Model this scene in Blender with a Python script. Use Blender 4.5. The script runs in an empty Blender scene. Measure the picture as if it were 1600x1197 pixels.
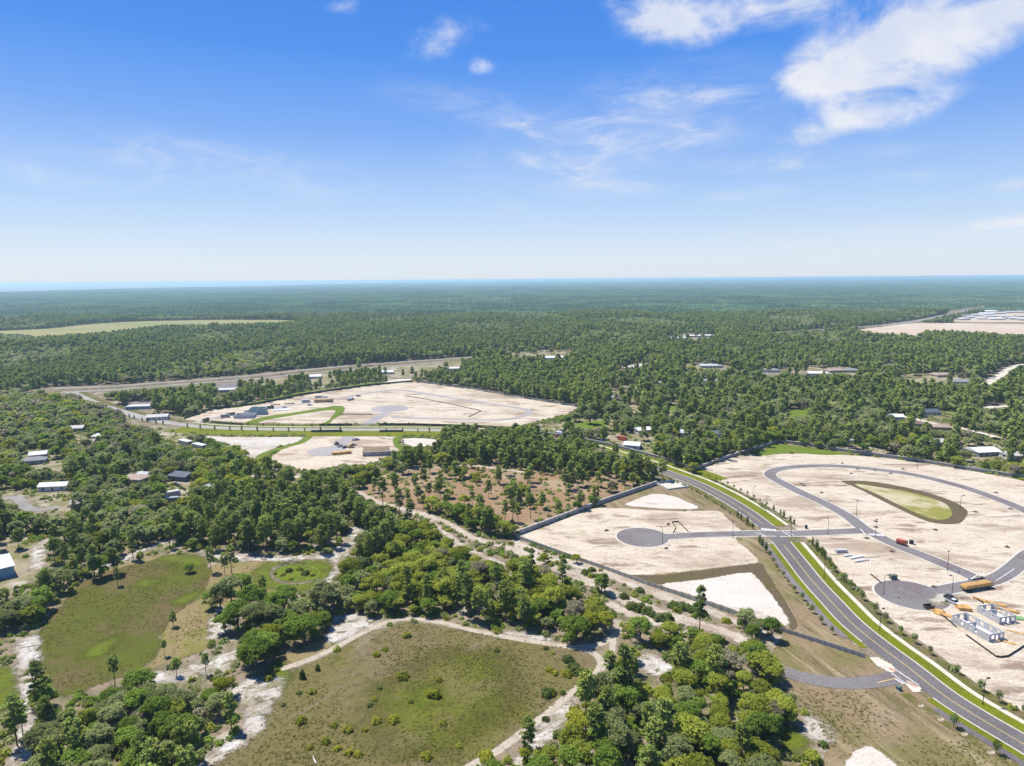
import bpy, math, random
import numpy as np
from mathutils import Matrix, Vector

# ------------------------------------------------------------------ camera, light, sky, exposure
F, H = 1067.0, 120.0
PITCH = math.atan(162.0 / F)
ROLL = math.atan(12.0 / 1600.0)
SUN_EL = math.radians(62)
SUN_DIR = Vector((-0.80, 0.60, 0)).normalized()          # horizontal direction towards the sun
sc = bpy.context.scene
C = bpy.context.scene.collection

cam = bpy.data.cameras.new('camera')
cam.sensor_width = 36.0
cam.lens = 36.0 * F / 1600.0
cam.clip_start, cam.clip_end = 1.0, 500000.0
co = bpy.data.objects.new('camera', cam)
C.objects.link(co)
_c, _s = math.cos(ROLL), math.sin(ROLL)
_up = Vector((0, math.sin(PITCH), math.cos(PITCH)))
_fw = Vector((0, math.cos(PITCH), -math.sin(PITCH)))
_rt = Vector((1, 0, 0))
_X, _Y, _Z = _rt * _c - _up * _s, _rt * _s + _up * _c, -_fw
co.matrix_world = Matrix(((_X.x, _Y.x, _Z.x, 0), (_X.y, _Y.y, _Z.y, 0), (_X.z, _Y.z, _Z.z, H), (0, 0, 0, 1)))
sc.camera = co

sc.view_settings.view_transform = 'Standard'
sc.view_settings.look = 'None'
sc.view_settings.gamma = 1
sc.view_settings.use_curve_mapping = False
sc.view_settings.exposure = 0.62
sc.render.engine = 'CYCLES'
sc.cycles.transparent_max_bounces = 24
sc.cycles.max_bounces = 6
sc.cycles.diffuse_bounces = 4
sc.cycles.volume_bounces = 1
sc.render.film_transparent = False

sun = bpy.data.lights.new('sun', 'SUN')
sun.energy = 4.9
sun.angle = math.radians(0.53)
sun.color = (1.0, 0.95, 0.87)
so = bpy.data.objects.new('sun', sun)
C.objects.link(so)
sv = Vector((SUN_DIR.x * math.cos(SUN_EL), SUN_DIR.y * math.cos(SUN_EL), math.sin(SUN_EL)))
so.rotation_euler = sv.to_track_quat('Z', 'Y').to_euler()
so.location = (0, 0, 300)


class NT:
    """small helper for node trees"""
    def __init__(s, tree):
        s.t = tree
        s.n = tree.nodes
        s.l = tree.links

    def add(s, typ, **kw):
        n = s.n.new(typ)
        for k, v in kw.items():
            setattr(n, k, v)
        return n

    def put(s, sock, v):
        if hasattr(v, 'is_linked') or isinstance(v, bpy.types.NodeSocket):
            s.l.new(v, sock)
        elif isinstance(v, (tuple, list)) and len(v) == 3 and sock.type == 'RGBA':
            sock.default_value = (*v, 1)
        else:
            sock.default_value = v

    def math(s, op, a, b=0.0, clamp=False):
        n = s.add('ShaderNodeMath', operation=op, use_clamp=clamp)
        s.put(n.inputs[0], a)
        s.put(n.inputs[1], b)
        return n.outputs[0]

    def mix(s, f, a, b, mode='MIX'):
        n = s.add('ShaderNodeMix', data_type='RGBA', blend_type=mode)
        s.put(n.inputs[0], f)
        s.put(n.inputs[6], a)
        s.put(n.inputs[7], b)
        return n.outputs[2]

    def noise(s, vec, scale, detail=4, rough=0.55, dist=0.0):
        n = s.add('ShaderNodeTexNoise')
        if vec is not None:
            s.put(n.inputs['Vector'], vec)
        n.inputs['Scale'].default_value = scale
        n.inputs['Detail'].default_value = detail
        n.inputs['Roughness'].default_value = rough
        n.inputs['Distortion'].default_value = dist
        return n.outputs[0]

    def ramp(s, v, a, b, smooth=True):
        n = s.add('ShaderNodeMapRange', interpolation_type='SMOOTHSTEP' if smooth else 'LINEAR')
        s.put(n.inputs[0], v)
        n.inputs[1].default_value, n.inputs[2].default_value = a, b
        n.inputs[3].default_value, n.inputs[4].default_value = 0.0, 1.0
        return n.outputs[0]

    def mapping(s, vec, loc=(0, 0, 0), rot=(0, 0, 0), scale=(1, 1, 1), typ='POINT'):
        n = s.add('ShaderNodeMapping', vector_type=typ)
        s.put(n.inputs['Vector'], vec)
        n.inputs['Location'].default_value = loc
        n.inputs['Rotation'].default_value = rot
        n.inputs['Scale'].default_value = scale
        return n.outputs[0]


def build_world():
    w = bpy.data.worlds.new('World')
    sc.world = w
    w.use_nodes = True
    w.node_tree.nodes.clear()
    t = NT(w.node_tree)
    out = t.add('ShaderNodeOutputWorld')
    bg = t.add('ShaderNodeBackground')
    STR = 0.12
    bg.inputs['Strength'].default_value = STR
    sky = t.add('ShaderNodeTexSky', sky_type='NISHITA')
    sky.sun_disc = False
    sky.sun_elevation = SUN_EL
    sky.sun_rotation = math.atan2(SUN_DIR.x, SUN_DIR.y)
    sky.altitude = 120
    sky.air_density, sky.dust_density, sky.ozone_density = 1.0, 0.35, 2.2
    hs = t.add('ShaderNodeHueSaturation')
    hs.inputs['Saturation'].default_value = 1.25
    hs.inputs['Hue'].default_value = 0.512
    hs.inputs['Value'].default_value = 0.7
    t.l.new(sky.outputs[0], hs.inputs['Color'])
    geo = t.add('ShaderNodeTexCoord')
    sep = t.add('ShaderNodeSeparateXYZ')
    t.l.new(geo.outputs['Generated'], sep.inputs[0])
    az = t.math('ARCTAN2', sep.outputs[0], sep.outputs[1])
    el = t.math('ARCSINE', sep.outputs[2])
    cmb = t.add('ShaderNodeCombineXYZ')
    t.l.new(az, cmb.inputs[0])
    t.l.new(el, cmb.inputs[1])
    ae = cmb.outputs[0]
    # clear blue overhead, paler toward the horizon, all the way round
    cr = t.add('ShaderNodeValToRGB')
    stops = [(0.0, (0.74, 0.81, 0.92)), (0.03, (0.715, 0.807, 0.935)), (0.105, (0.48, 0.665, 0.965)), (0.20, (0.225, 0.44, 0.93)), (0.30, (0.085, 0.305, 0.88)), (0.42, (0.055, 0.235, 0.78)), (1.0, (0.035, 0.14, 0.5))]
    while len(cr.color_ramp.elements) < len(stops):
        cr.color_ramp.elements.new(0.5)
    for e_, (po, co_) in zip(cr.color_ramp.elements, stops):
        e_.position = po
        e_.color = (*co_, 1)
    t.l.new(el, cr.inputs[0])
    k_ = 1.0 / (STR * 2 ** sc.view_settings.exposure)
    grad = t.mix(1.0, cr.outputs[0], (k_, k_, k_), 'MULTIPLY')
    skyc = t.mix(0.88, hs.outputs[0], grad)

    def blobs(lst):
        tot = None
        for (px, py, rx, ry, ang, amp) in lst:
            x, y = px - 800, 598.5 - py
            xr, yr = _c * x + _s * y, -_s * x + _c * y
            d = _rt * xr + _up * yr + _fw * F
            d.normalize()
            a, e = math.atan2(d.x, d.y), math.asin(d.z)
            m = t.mapping(ae, loc=(a, e, 0), rot=(0, 0, math.radians(ang)), scale=(rx / F, ry / F, 1), typ='TEXTURE')
            vl = t.add('ShaderNodeVectorMath', operation='LENGTH')
            t.l.new(m, vl.inputs[0])
            g = t.math('MULTIPLY', t.ramp(vl.outputs['Value'], 1.6, 0.0), amp)
            tot = g if tot is None else t.math('ADD', tot, g)
        return tot
    # puffy fair-weather cumulus high up
    nz = t.noise(t.mapping(ae, rot=(0, 0, math.radians(-15)), scale=(1, 1.7, 1)), 9.5, 10, 0.62, 0.5)
    nz = t.math('ADD', nz, t.math('MULTIPLY', t.math('SUBTRACT', t.noise(ae, 30, 6, 0.6), 0.5), 0.22))
    cum = blobs([(1365, 85, 130, 60, 24, 0.62), (1440, 45, 130, 55, 12, 0.6), (1545, 55, 75, 28, 20, 0.32), (1260, 115, 60, 30, 20, 0.36), (1330, 125, 70, 22, 5, 0.25), (1590, 14, 45, 14, -15, 0.45),
                 (1020, 10, 80, 40, -25, 0.5), (1150, 12, 140, 38, 5, 0.5), (1260, 2, 120, 22, 0, 0.35), (1352, 184, 105, 24, 9, 0.75), (1178, 174, 26, 13, 0, 0.42),
                 (550, 10, 36, 12, 6, 0.42), (688, 60, 70, 26, 8, 0.52), (750, 103, 26, 13, 5, 0.5), (606, 43, 26, 9, 0, 0.25), (1555, 350, 70, 11, 8, 0.6), (1590, 290, 34, 12, 0, 0.5)])
    c1 = t.ramp(t.math('ADD', cum, t.math('MULTIPLY', t.math('SUBTRACT', nz, 0.5), t.math('MULTIPLY', t.math('MINIMUM', t.math('MULTIPLY', cum, 2.6), 1.0), 2.3))), 0.08, 1.15)
    # wisps
    nw = t.noise(t.mapping(ae, rot=(0, 0, math.radians(-9)), scale=(1, 3.4, 1)), 8.0, 10, 0.64, 0.55)
    wis = blobs([(960, 215, 200, 66, 12, 0.46), (1040, 165, 85, 24, 8, 0.46), (1045, 205, 85, 30, 18, 0.48), (880, 205, 75, 20, -3, 0.46), (930, 265, 115, 22, -12, 0.42), (1110, 258, 130, 12, -3, 0.34), (1290, 245, 110, 12, 0, 0.26),
                 (740, 165, 120, 22, -8, 0.24), (250, 235, 230, 26, -7, 0.22), (60, 272, 150, 13, -3, 0.30), (300, 275, 240, 24, -4, 0.14), (400, 245, 120, 12, -5, 0.22), (830, 340, 70, 12, -4, 0.2), (1180, 300, 90, 10, 5, 0.24), (1400, 278, 70, 8, 0, 0.2), (1390, 365, 240, 16, 2, 0.22), (1480, 380, 160, 10, 4, 0.2)])
    # the same thin cloud goes on round the rest of the sky
    els = t.math('MULTIPLY', t.ramp(t.math('ABSOLUTE', az), 0.72, 1.0), t.ramp(el, 0.02, 0.2))
    gen = t.math('MULTIPLY', els, t.math('MULTIPLY', t.ramp(t.noise(geo.outputs['Generated'], 2.1, 4, 0.5), 0.5, 0.75), 0.5))
    wis = t.math('ADD', wis, gen)
    c2 = t.math('MULTIPLY', t.math('MINIMUM', t.math('MULTIPLY', wis, 1.9), 0.85), t.ramp(nw, 0.36, 0.80))
    veil = t.math('MULTIPLY', t.math('MULTIPLY', wis, t.ramp(nw, 0.2, 0.75)), 0.5)
    ca = t.math('MAXIMUM', t.math('MAXIMUM', c1, c2), veil)
    ca = t.math('MINIMUM', ca, 0.88)
    shade = t.noise(t.mapping(ae, loc=(0.02, 0.03, 0)), 11, 5, 0.55)
    cc = t.mix(t.ramp(shade, 0.35, 0.62), (4.1, 4.35, 4.9), (5.0, 5.0, 5.1))
    col = t.mix(ca, skyc, cc)
    t.l.new(col, bg.inputs['Color'])
    t.l.new(bg.outputs[0], out.inputs['Surface'])


build_world()


# ------------------------------------------------------------------ helpers
def G(px, py, z=0.0):
    """where the line of sight through a point of the photograph meets the level z"""
    x, y = px - 800.0, 598.5 - py
    xr, yr = _c * x + _s * y, -_s * x + _c * y
    d = _rt * xr + _up * yr + _fw * F
    t = (z - H) / d.z
    return (d.x * t, d.y * t)


def GP(pts):
    return np.array([G(*p) for p in pts])


RNG = np.random.default_rng(7)
random.seed(7)


def tag(o, label, cat, group=None, kind=None):
    o['label'] = label
    o['category'] = cat
    if group:
        o['group'] = group
    if kind:
        o['kind'] = kind
    return o


def mesh_np(name, v, f, mats=(), smooth=False, midx=None):
    v = np.asarray(v, dtype=np.float32).reshape(-1, 3)
    me = bpy.data.meshes.new(name)
    if isinstance(f, np.ndarray):
        n, k = f.shape
        me.vertices.add(len(v))
        me.vertices.foreach_set('co', v.ravel())
        me.loops.add(n * k)
        me.loops.foreach_set('vertex_index', f.astype(np.int32).ravel())
        me.polygons.add(n)
        me.polygons.foreach_set('loop_start', np.arange(0, n * k, k, dtype=np.int32))
        me.update(calc_edges=True)
    else:
        me.from_pydata(v.tolist(), [], f)
        me.update()
    for m in mats:
        me.materials.append(m)
    if midx is not None:
        me.polygons.foreach_set('material_index', np.asarray(midx, dtype=np.int32))
    if smooth:
        me.polygons.foreach_set('use_smooth', np.ones(len(me.polygons), dtype=bool))
    return me


def link(name, me, parent=None, loc=(0, 0, 0), rz=0.0):
    o = bpy.data.objects.new(name, me)
    C.objects.link(o)
    o.location = loc
    o.rotation_euler = (0, 0, rz)
    if parent is not None:
        o.parent = parent
    return o


def empty(name, loc, rz=0.0):
    o = bpy.data.objects.new(name, None)
    o.empty_display_size = 0.5
    C.objects.link(o)
    o.location = loc
    o.rotation_euler = (0, 0, rz)
    return o


class MB:
    """collects boxes, prisms and tubes into one mesh"""
    def __init__(s):
        s.v, s.f, s.m = [], [], []

    def raw(s, v, f, m=0):
        b = len(s.v)
        s.v += [tuple(p) for p in v]
        s.f += [tuple(b + i for i in q) for q in f]
        s.m += [m] * len(f)
        return s

    def box(s, x0, x1, y0, y1, z0, z1, m=0):
        return s.raw([(x0, y0, z0), (x1, y0, z0), (x1, y1, z0), (x0, y1, z0), (x0, y0, z1), (x1, y0, z1), (x1, y1, z1), (x0, y1, z1)],
                     [(0, 3, 2, 1), (4, 5, 6, 7), (0, 1, 5, 4), (1, 2, 6, 5), (2, 3, 7, 6), (3, 0, 4, 7)], m)

    def prism(s, prof, y0, y1, m=0):
        """profile in x,z (counter-clockwise seen from -y) pulled along y"""
        n = len(prof)
        v = [(x, y0, z) for x, z in prof] + [(x, y1, z) for x, z in prof]
        f = [tuple(range(n)), tuple(range(2 * n - 1, n - 1, -1))] + [((i + 1) % n, i, n + i, n + (i + 1) % n) for i in range(n)]
        return s.raw(v, f, m)

    def tube(s, a, b, r0, r1=None, n=6, m=0, cap=True):
        a, b = Vector(a), Vector(b)
        r1 = r0 if r1 is None else r1
        d = (b - a).normalized()
        u = d.orthogonal().normalized()
        w = d.cross(u)
        v = []
        for p, r in ((a, r0), (b, r1)):
            for i in range(n):
                t = 2 * math.pi * i / n
                v.append(p + u * (r * math.cos(t)) + w * (r * math.sin(t)))
        f = [(i, (i + 1) % n, n + (i + 1) % n, n + i) for i in range(n)]
        if cap:
            f += [tuple(range(n - 1, -1, -1)), tuple(range(n, 2 * n))]
        return s.raw(v, f, m)

    def mesh(s, name, mats, smooth=False):
        me = bpy.data.meshes.new(name)
        me.from_pydata(s.v, [], s.f)
        for m in (mats if isinstance(mats, (list, tuple)) else [mats]):
            me.materials.append(m)
        me.polygons.foreach_set('material_index', np.array(s.m, dtype=np.int32))
        if smooth:
            me.polygons.foreach_set('use_smooth', np.ones(len(s.f), dtype=bool))
        me.update()
        return me

    def build(s, name, mats, parent=None, loc=(0, 0, 0), rz=0.0, smooth=False):
        return link(name, s.mesh(name, mats, smooth), parent, loc, rz)


def copy_tree(o, parent=None):
    c = o.copy()
    C.objects.link(c)
    c.parent = parent
    for ch in list(o.children):
        copy_tree(ch, c)
    return c


# ------------------------------------------------------------------ materials
def new_mat(name):
    m = bpy.data.materials.new(name)
    m.use_nodes = True
    m.node_tree.nodes.clear()
    t = NT(m.node_tree)
    out = t.add('ShaderNodeOutputMaterial')
    return m, t, out


def plain(name, col, rough=0.7, var=0.12, scale=0.6, metal=0.0, spec=0.3):
    col = tuple(c * 0.84 for c in col)
    m, t, out = new_mat(name)
    p = t.add('ShaderNodeBsdfPrincipled')
    tc = t.add('ShaderNodeTexCoord')
    n = t.noise(tc.outputs['Object'], scale, 5, 0.6)
    lo = tuple(c * (1 - 2 * var) for c in col)
    hi = tuple(min(1, c * (1 + 2 * var)) for c in col)
    t.l.new(t.mix(t.ramp(n, 0.25, 0.75), lo, hi), p.inputs['Base Color'])
    p.inputs['Roughness'].default_value = rough
    p.inputs['Metallic'].default_value = metal
    p.inputs['Specular IOR Level'].default_value = spec
    t.l.new(p.outputs[0], out.inputs['Surface'])
    return m


LEAF = 2.2


def leafy(name, cols, trans=0.50, big=0.0):
    """foliage: colour differs from tree to tree and from clump to clump"""
    cols = [tuple(min(1, v * LEAF) for v in c) for c in cols]
    m, t, out = new_mat(name)
    oi = t.add('ShaderNodeObjectInfo')
    tc = t.add('ShaderNodeTexCoord')
    geo = t.add('ShaderNodeNewGeometry')
    c = t.mix(oi.outputs['Random'], cols[0], cols[1])
    n = t.noise(tc.outputs['Object'], 0.9, 4, 0.6)
    c = t.mix(t.ramp(n, 0.4, 0.75), c, cols[2])
    n2 = t.noise(tc.outputs['Object'], 4.5, 2, 0.5)
    hv = t.add('ShaderNodeHueSaturation')
    t.l.new(c, hv.inputs['Color'])
    t.l.new(t.math('MULTIPLY', t.math('ADD', t.math('MULTIPLY', n2, 0.9), 0.55), t.math('ADD', t.math('MULTIPLY', oi.outputs['Random'], 0.55), 0.72)), hv.inputs['Value'])
    c = hv.outputs[0]
    if big:
        nb = t.noise(geo.outputs['Position'], big, 3, 0.55)
        c = t.mix(t.math('MULTIPLY', t.ramp(nb, 0.42, 0.62), 0.55), c, cols[3])
    # leaves of a clump share a light-facing lean, so the crown shades as one soft volume
    va = t.add('ShaderNodeVectorMath', operation='ADD')
    t.l.new(geo.outputs['Normal'], va.inputs[0])
    va.inputs[1].default_value = (0, 0, 0.9)
    vn = t.add('ShaderNodeVectorMath', operation='NORMALIZE')
    t.l.new(va.outputs[0], vn.inputs[0])
    d = t.add('ShaderNodeBsdfDiffuse')
    t.l.new(vn.outputs[0], d.inputs['Normal'])
    t.l.new(c, d.inputs['Color'])
    tr = t.add('ShaderNodeBsdfTranslucent')
    t.l.new(t.mix(0.5, c, cols[2]), tr.inputs['Color'])
    mx = t.add('ShaderNodeMixShader')
    mx.inputs[0].default_value = trans
    t.l.new(d.outputs[0], mx.inputs[1])
    t.l.new(tr.outputs[0], mx.inputs[2])
    t.l.new(mx.outputs[0], out.inputs['Surface'])
    return m


def ground_mat(name, base, layers, edge=None, bump=0.3, bscale=2.0, rough=0.95):
    """layers: (colour, noise scale, low, high, strength, stretch(x,y), rotation deg).  edge: (wobble m, scale, softness m)"""
    k = 0.90 if 'sand' in name else 0.78
    base = tuple(c * k for c in base)
    layers = [(tuple(c * k for c in q[0]),) + tuple(q[1:]) for q in layers]
    m, t, out = new_mat(name)
    geo = t.add('ShaderNodeNewGeometry')
    P = geo.outputs['Position']
    c = base
    for i, (col, s, lo, hi, k, st, rot) in enumerate(layers):
        v = t.mapping(P, loc=(13.7 * i, -7.1 * i, 0), rot=(0, 0, math.radians(rot)), scale=(st[1], 1, 1), typ='TEXTURE')
        n = t.noise(v, s, 6, 0.62, 0.4)
        c = t.mix(t.math('MULTIPLY', t.ramp(n, lo, hi), k), c, col)
    fine = t.noise(P, 1.1, 6, 0.78)
    hv = t.add('ShaderNodeHueSaturation')
    t.put(hv.inputs['Color'], c)
    t.l.new(t.math('ADD', t.math('MULTIPLY', fine, 1.7), 0.15), hv.inputs['Value'])
    p = t.add('ShaderNodeBsdfPrincipled')
    t.l.new(hv.outputs[0], p.inputs['Base Color'])
    p.inputs['Roughness'].default_value = rough
    p.inputs['Specular IOR Level'].default_value = 0.15
    b = t.add('ShaderNodeBump')
    b.inputs['Strength'].default_value = bump
    b.inputs['Distance'].default_value = 0.4
    t.l.new(t.noise(P, bscale, 5, 0.65), b.inputs['Height'])
    t.l.new(b.outputs[0], p.inputs['Normal'])
    sh = p.outputs[0]
    if edge:
        wob, es, soft = edge
        at = t.add('ShaderNodeAttribute', attribute_name='edge')
        n1 = t.math('SUBTRACT', t.noise(P, es, 5, 0.65), 0.5)
        n2 = t.math('SUBTRACT', t.noise(P, es * 7, 4, 0.65), 0.5)
        d = t.math('ADD', at.outputs['Fac'], t.math('MULTIPLY', n1, wob * 2.2))
        d = t.math('ADD', d, t.math('MULTIPLY', n2, wob * 1.1))
        a = t.ramp(d, -soft, soft)
        tr = t.add('ShaderNodeBsdfTransparent')
        mx = t.add('ShaderNodeMixShader')
        t.l.new(a, mx.inputs[0])
        t.l.new(tr.outputs[0], mx.inputs[1])
        t.l.new(sh, mx.inputs[2])
        sh = mx.outputs[0]
    t.l.new(sh, out.inputs['Surface'])
    return m


# ------------------------------------------------------------------ signed distances and ground sheets
def sd_poly(P, poly):
    """positive inside"""
    x, y = P[:, 0], P[:, 1]
    d2 = np.full(len(P), 1e18)
    ins = np.zeros(len(P), bool)
    n = len(poly)
    for i in range(n):
        a, b = poly[i], poly[(i + 1) % n]
        e = b - a
        w0, w1 = x - a[0], y - a[1]
        tt = np.clip((w0 * e[0] + w1 * e[1]) / (e[0] ** 2 + e[1] ** 2 + 1e-12), 0, 1)
        d2 = np.minimum(d2, (w0 - tt * e[0]) ** 2 + (w1 - tt * e[1]) ** 2)
        if a[1] != b[1]:
            cnd = ((a[1] > y) != (b[1] > y)) & (x < (b[0] - a[0]) * (y - a[1]) / (b[1] - a[1]) + a[0])
            ins ^= cnd
    return np.where(ins, 1, -1) * np.sqrt(d2)


def sd_line(P, line, w):
    x, y = P[:, 0], P[:, 1]
    d2 = np.full(len(P), 1e18)
    for a, b in zip(line[:-1], line[1:]):
        e = b - a
        w0, w1 = x - a[0], y - a[1]
        tt = np.clip((w0 * e[0] + w1 * e[1]) / (e[0] ** 2 + e[1] ** 2 + 1e-12), 0, 1)
        d2 = np.minimum(d2, (w0 - tt * e[0]) ** 2 + (w1 - tt * e[1]) ** 2)
    return w / 2 - np.sqrt(d2)


def smooth_line(P, step=3.0, closed=False):
    """centripetal-ish Catmull-Rom through the points"""
    P = np.asarray(P, float)
    n = len(P)
    out = []
    rng = range(n if closed else n - 1)
    for i in rng:
        p1, p2 = P[i], P[(i + 1) % n]
        p0 = P[(i - 1) % n] if (closed or i > 0) else 2 * p1 - p2
        p3 = P[(i + 2) % n] if (closed or i + 2 < n) else 2 * p2 - p1
        L = np.linalg.norm(p2 - p1)
        l0 = max(np.linalg.norm(p1 - p0), 1e-6)
        l2 = max(np.linalg.norm(p3 - p2), 1e-6)
        m1 = (p2 - p0) / (l0 + L) * L
        m2 = (p3 - p1) / (L + l2) * L
        k = max(2, int(L / step))
        for j in range(k):
            u = j / k
            out.append((2 * u ** 3 - 3 * u ** 2 + 1) * p1 + (u ** 3 - 2 * u ** 2 + u) * m1 + (-2 * u ** 3 + 3 * u ** 2) * p2 + (u ** 3 - u ** 2) * m2)
    if not closed:
        out.append(P[-1])
    return np.array(out)


OPEN = []      # (poly or line, width or None, chance that a tree may still stand there, margin)


def sheet(name, label, cat, mat, z, polys=(), lines=(), cell=2.0, margin=3.0, keep=0.0, smooth=True, open_=True, holes=()):
    """one flat sheet whose outline is kept as a distance in the attribute 'edge'"""
    W = []
    for p in polys:
        q = GP(p)
        W.append((smooth_line(q, cell * 2, True) if smooth else q, None))
    for p, w in lines:
        W.append((smooth_line(GP(p), cell * 2), w))
    allp = np.concatenate([w[0] for w in W])
    mx = margin + max([0] + [w[1] or 0 for w in W])
    x0, y0 = allp.min(0) - mx
    x1, y1 = allp.max(0) + mx
    nx, ny = int((x1 - x0) / cell) + 2, int((y1 - y0) / cell) + 2
    X, Y = np.meshgrid(x0 + np.arange(nx) * cell, y0 + np.arange(ny) * cell)
    P = np.stack([X.ravel(), Y.ravel()], 1)
    sd = np.full(len(P), -1e9)
    for g, w in W:
        sd = np.maximum(sd, sd_poly(P, g) if w is None else sd_line(P, g, w))
        if open_:
            OPEN.append((g, w, keep))
    for h in holes:
        sd = np.minimum(sd, -sd_poly(P, smooth_line(GP(h), cell * 2, True)))
    ii = np.arange(nx * ny).reshape(ny, nx)
    q = np.stack([ii[:-1, :-1].ravel(), ii[:-1, 1:].ravel(), ii[1:, 1:].ravel(), ii[1:, :-1].ravel()], 1)
    q = q[(sd[q] > -margin).any(1)]
    used = np.unique(q)
    rm = np.full(nx * ny, -1)
    rm[used] = np.arange(len(used))
    v = np.zeros((len(used), 3))
    v[:, :2] = P[used]
    me = mesh_np(name, v, rm[q], [mat])
    a = me.attributes.new('edge', 'FLOAT', 'POINT')
    a.data.foreach_set('value', sd[used].astype(np.float32))
    o = link(name, me, loc=(0, 0, z))
    tag(o, label, cat, kind='structure')
    return o


def normals2(L):
    d = np.gradient(L, axis=0)
    d /= np.linalg.norm(d, axis=1)[:, None] + 1e-9
    return np.stack([-d[:, 1], d[:, 0]], 1)


def strip_mesh(name, A, B, z0, z1, mat, thick=0.0):
    n = len(A)
    v = np.concatenate([np.c_[A, np.full(n, z1)], np.c_[B, np.full(n, z1)]])
    f = [(i, i + 1, n + i + 1, n + i) for i in range(n - 1)]
    if thick:
        v = np.concatenate([v, np.c_[A, np.full(n, z0)], np.c_[B, np.full(n, z0)]])
        f += [(i + 1, i, 2 * n + i, 2 * n + i + 1) for i in range(n - 1)]
        f += [(n + i, n + i + 1, 3 * n + i + 1, 3 * n + i) for i in range(n - 1)]
        f += [(0, n, 3 * n, 2 * n), (2 * n - 1, n - 1, 3 * n - 1, 4 * n - 1)]
    me = bpy.data.meshes.new(name)
    me.from_pydata(v.tolist(), [], f)
    me.materials.append(mat)
    me.update()
    # faces look up
    if me.polygons[0].normal.z < 0:
        me.flip_normals()
    return me


def ribbon(name, label, cat, L, o0, o1, z, mat, z0=None, parent=None):
    """strip beside a world-space line between two sideways offsets (left of travel is positive)"""
    N = normals2(L)
    me = strip_mesh(name, L + N * o0, L + N * o1, z0 if z0 is not None else z, z, mat, thick=z0 is not None)
    o = link(name, me, parent)
    if parent is None:
        tag(o, label, cat, kind='structure')
    return o


def cut(L, a, b):
    """piece of a line by arc length"""
    s = np.r_[0, np.cumsum(np.linalg.norm(np.diff(L, axis=0), axis=1))]
    k = (s >= a) & (s <= b)
    return L[k]


def arc_at(L, p):
    s = np.r_[0, np.cumsum(np.linalg.norm(np.diff(L, axis=0), axis=1))]
    return s[np.argmin(np.linalg.norm(L - np.array(p), axis=1))]
# ------------------------------------------------------------------ ground, sea, haze
ID = (1, 1)
M_floor = ground_mat('forest floor', (0.27, 0.21, 0.145), [((0.14, 0.14, 0.055), 0.09, 0.44, 0.62, 0.85, ID, 0), ((0.48, 0.42, 0.34), 0.05, 0.53, 0.65, 0.8, ID, 0), ((0.05, 0.05, 0.022), 0.35, 0.5, 0.7, 0.7, ID, 0)])
M_sea = plain('sea', (0.24, 0.20, 0.20), rough=0.7, var=0.02, scale=0.001, spec=0.2)

rad = np.concatenate([np.linspace(0, 3000, 40), np.geomspace(3500, 190000, 40)])
ang = np.linspace(0, 2 * math.pi, 97)[:-1]
gv = [(0, 0, 0)]
gf = []
for i, r in enumerate(rad[1:]):
    for a in ang:
        gv.append((r * math.cos(a), r * math.sin(a), 0))
na = len(ang)
for j in range(na):
    gf.append((0, 1 + j, 1 + (j + 1) % na))
for i in range(len(rad) - 2):
    for j in range(na):
        a, b = 1 + i * na + j, 1 + i * na + (j + 1) % na
        gf.append((a, a + na, b + na, b))
me = bpy.data.meshes.new('ground')
me.from_pydata(gv, [], gf)
me.materials.append(M_floor)
me.update()
tag(link('ground', me), 'brown leaf littered woodland soil under all the trees', 'ground', kind='structure')

coast = [(-900, 470), (-400, 464), (0, 458.5), (60, 456), (100, 454.5), (160, 453.5), (230, 451.5), (280, 450), (400, 448.3), (520, 444.6), (650, 441.4), (780, 439.0)]
cp = GP(coast)
far = cp / np.linalg.norm(cp, axis=1)[:, None] * 185000
vs = np.concatenate([np.c_[cp, np.full(len(cp), 1.5)], np.c_[far, np.full(len(far), 1.5)]])
n = len(cp)
me = bpy.data.meshes.new('sea')
me.from_pydata(vs.tolist(), [], [(i, i + 1, n + i + 1, n + i) for i in range(n - 1)])
if me.polygons[0].normal.z < 0:
    me.flip_normals()
me.materials.append(M_sea)
tag(link('sea', me), 'pale strip of open sea along the horizon', 'sea', kind='structure')

HAZE = 8.0e-5
m, t, out = new_mat('haze')
pv = t.add('ShaderNodeVolumePrincipled')
pv.inputs['Color'].default_value = (0.55, 0.81, 0.98, 1)
pv.inputs['Density'].default_value = HAZE
pv.inputs['Anisotropy'].default_value = 0.3
t.l.new(pv.outputs[0], out.inputs['Volume'])
hz = MB().box(-212000, 212000, -212000, 212000, -1.0, 124.0).build('haze', m)
tag(hz, 'thin blue summer haze over the whole plain', 'haze', kind='stuff')

# ------------------------------------------------------------------ ground sheets traced on the ground plane
M_sand = ground_mat('graded sand', (0.50, 0.425, 0.325), [((0.54, 0.475, 0.375), 0.035, 0.42, 0.60, 0.8, ID, 0), ((0.27, 0.195, 0.135), 0.036, 0.50, 0.62, 0.72, (1, 3.0), -14), ((0.19, 0.13, 0.088), 0.10, 0.545, 0.635, 0.85, (1, 2.8), -6), ((0.24, 0.17, 0.115), 0.32, 0.56, 0.66, 0.6, (1, 2), -8), ((0.33, 0.28, 0.12), 0.02, 0.58, 0.70, 0.30, ID, 0), ((0.36, 0.285, 0.20), 0.45, 0.52, 0.66, 0.5, (1, 2), -20), ((0.60, 0.55, 0.46), 0.42, 0.52, 0.62, 0.35, (1, 12), 8), ((0.30, 0.235, 0.165), 0.5, 0.54, 0.64, 0.4, (1, 9), -22)], edge=(1.4, 0.25, 0.25))
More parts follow.
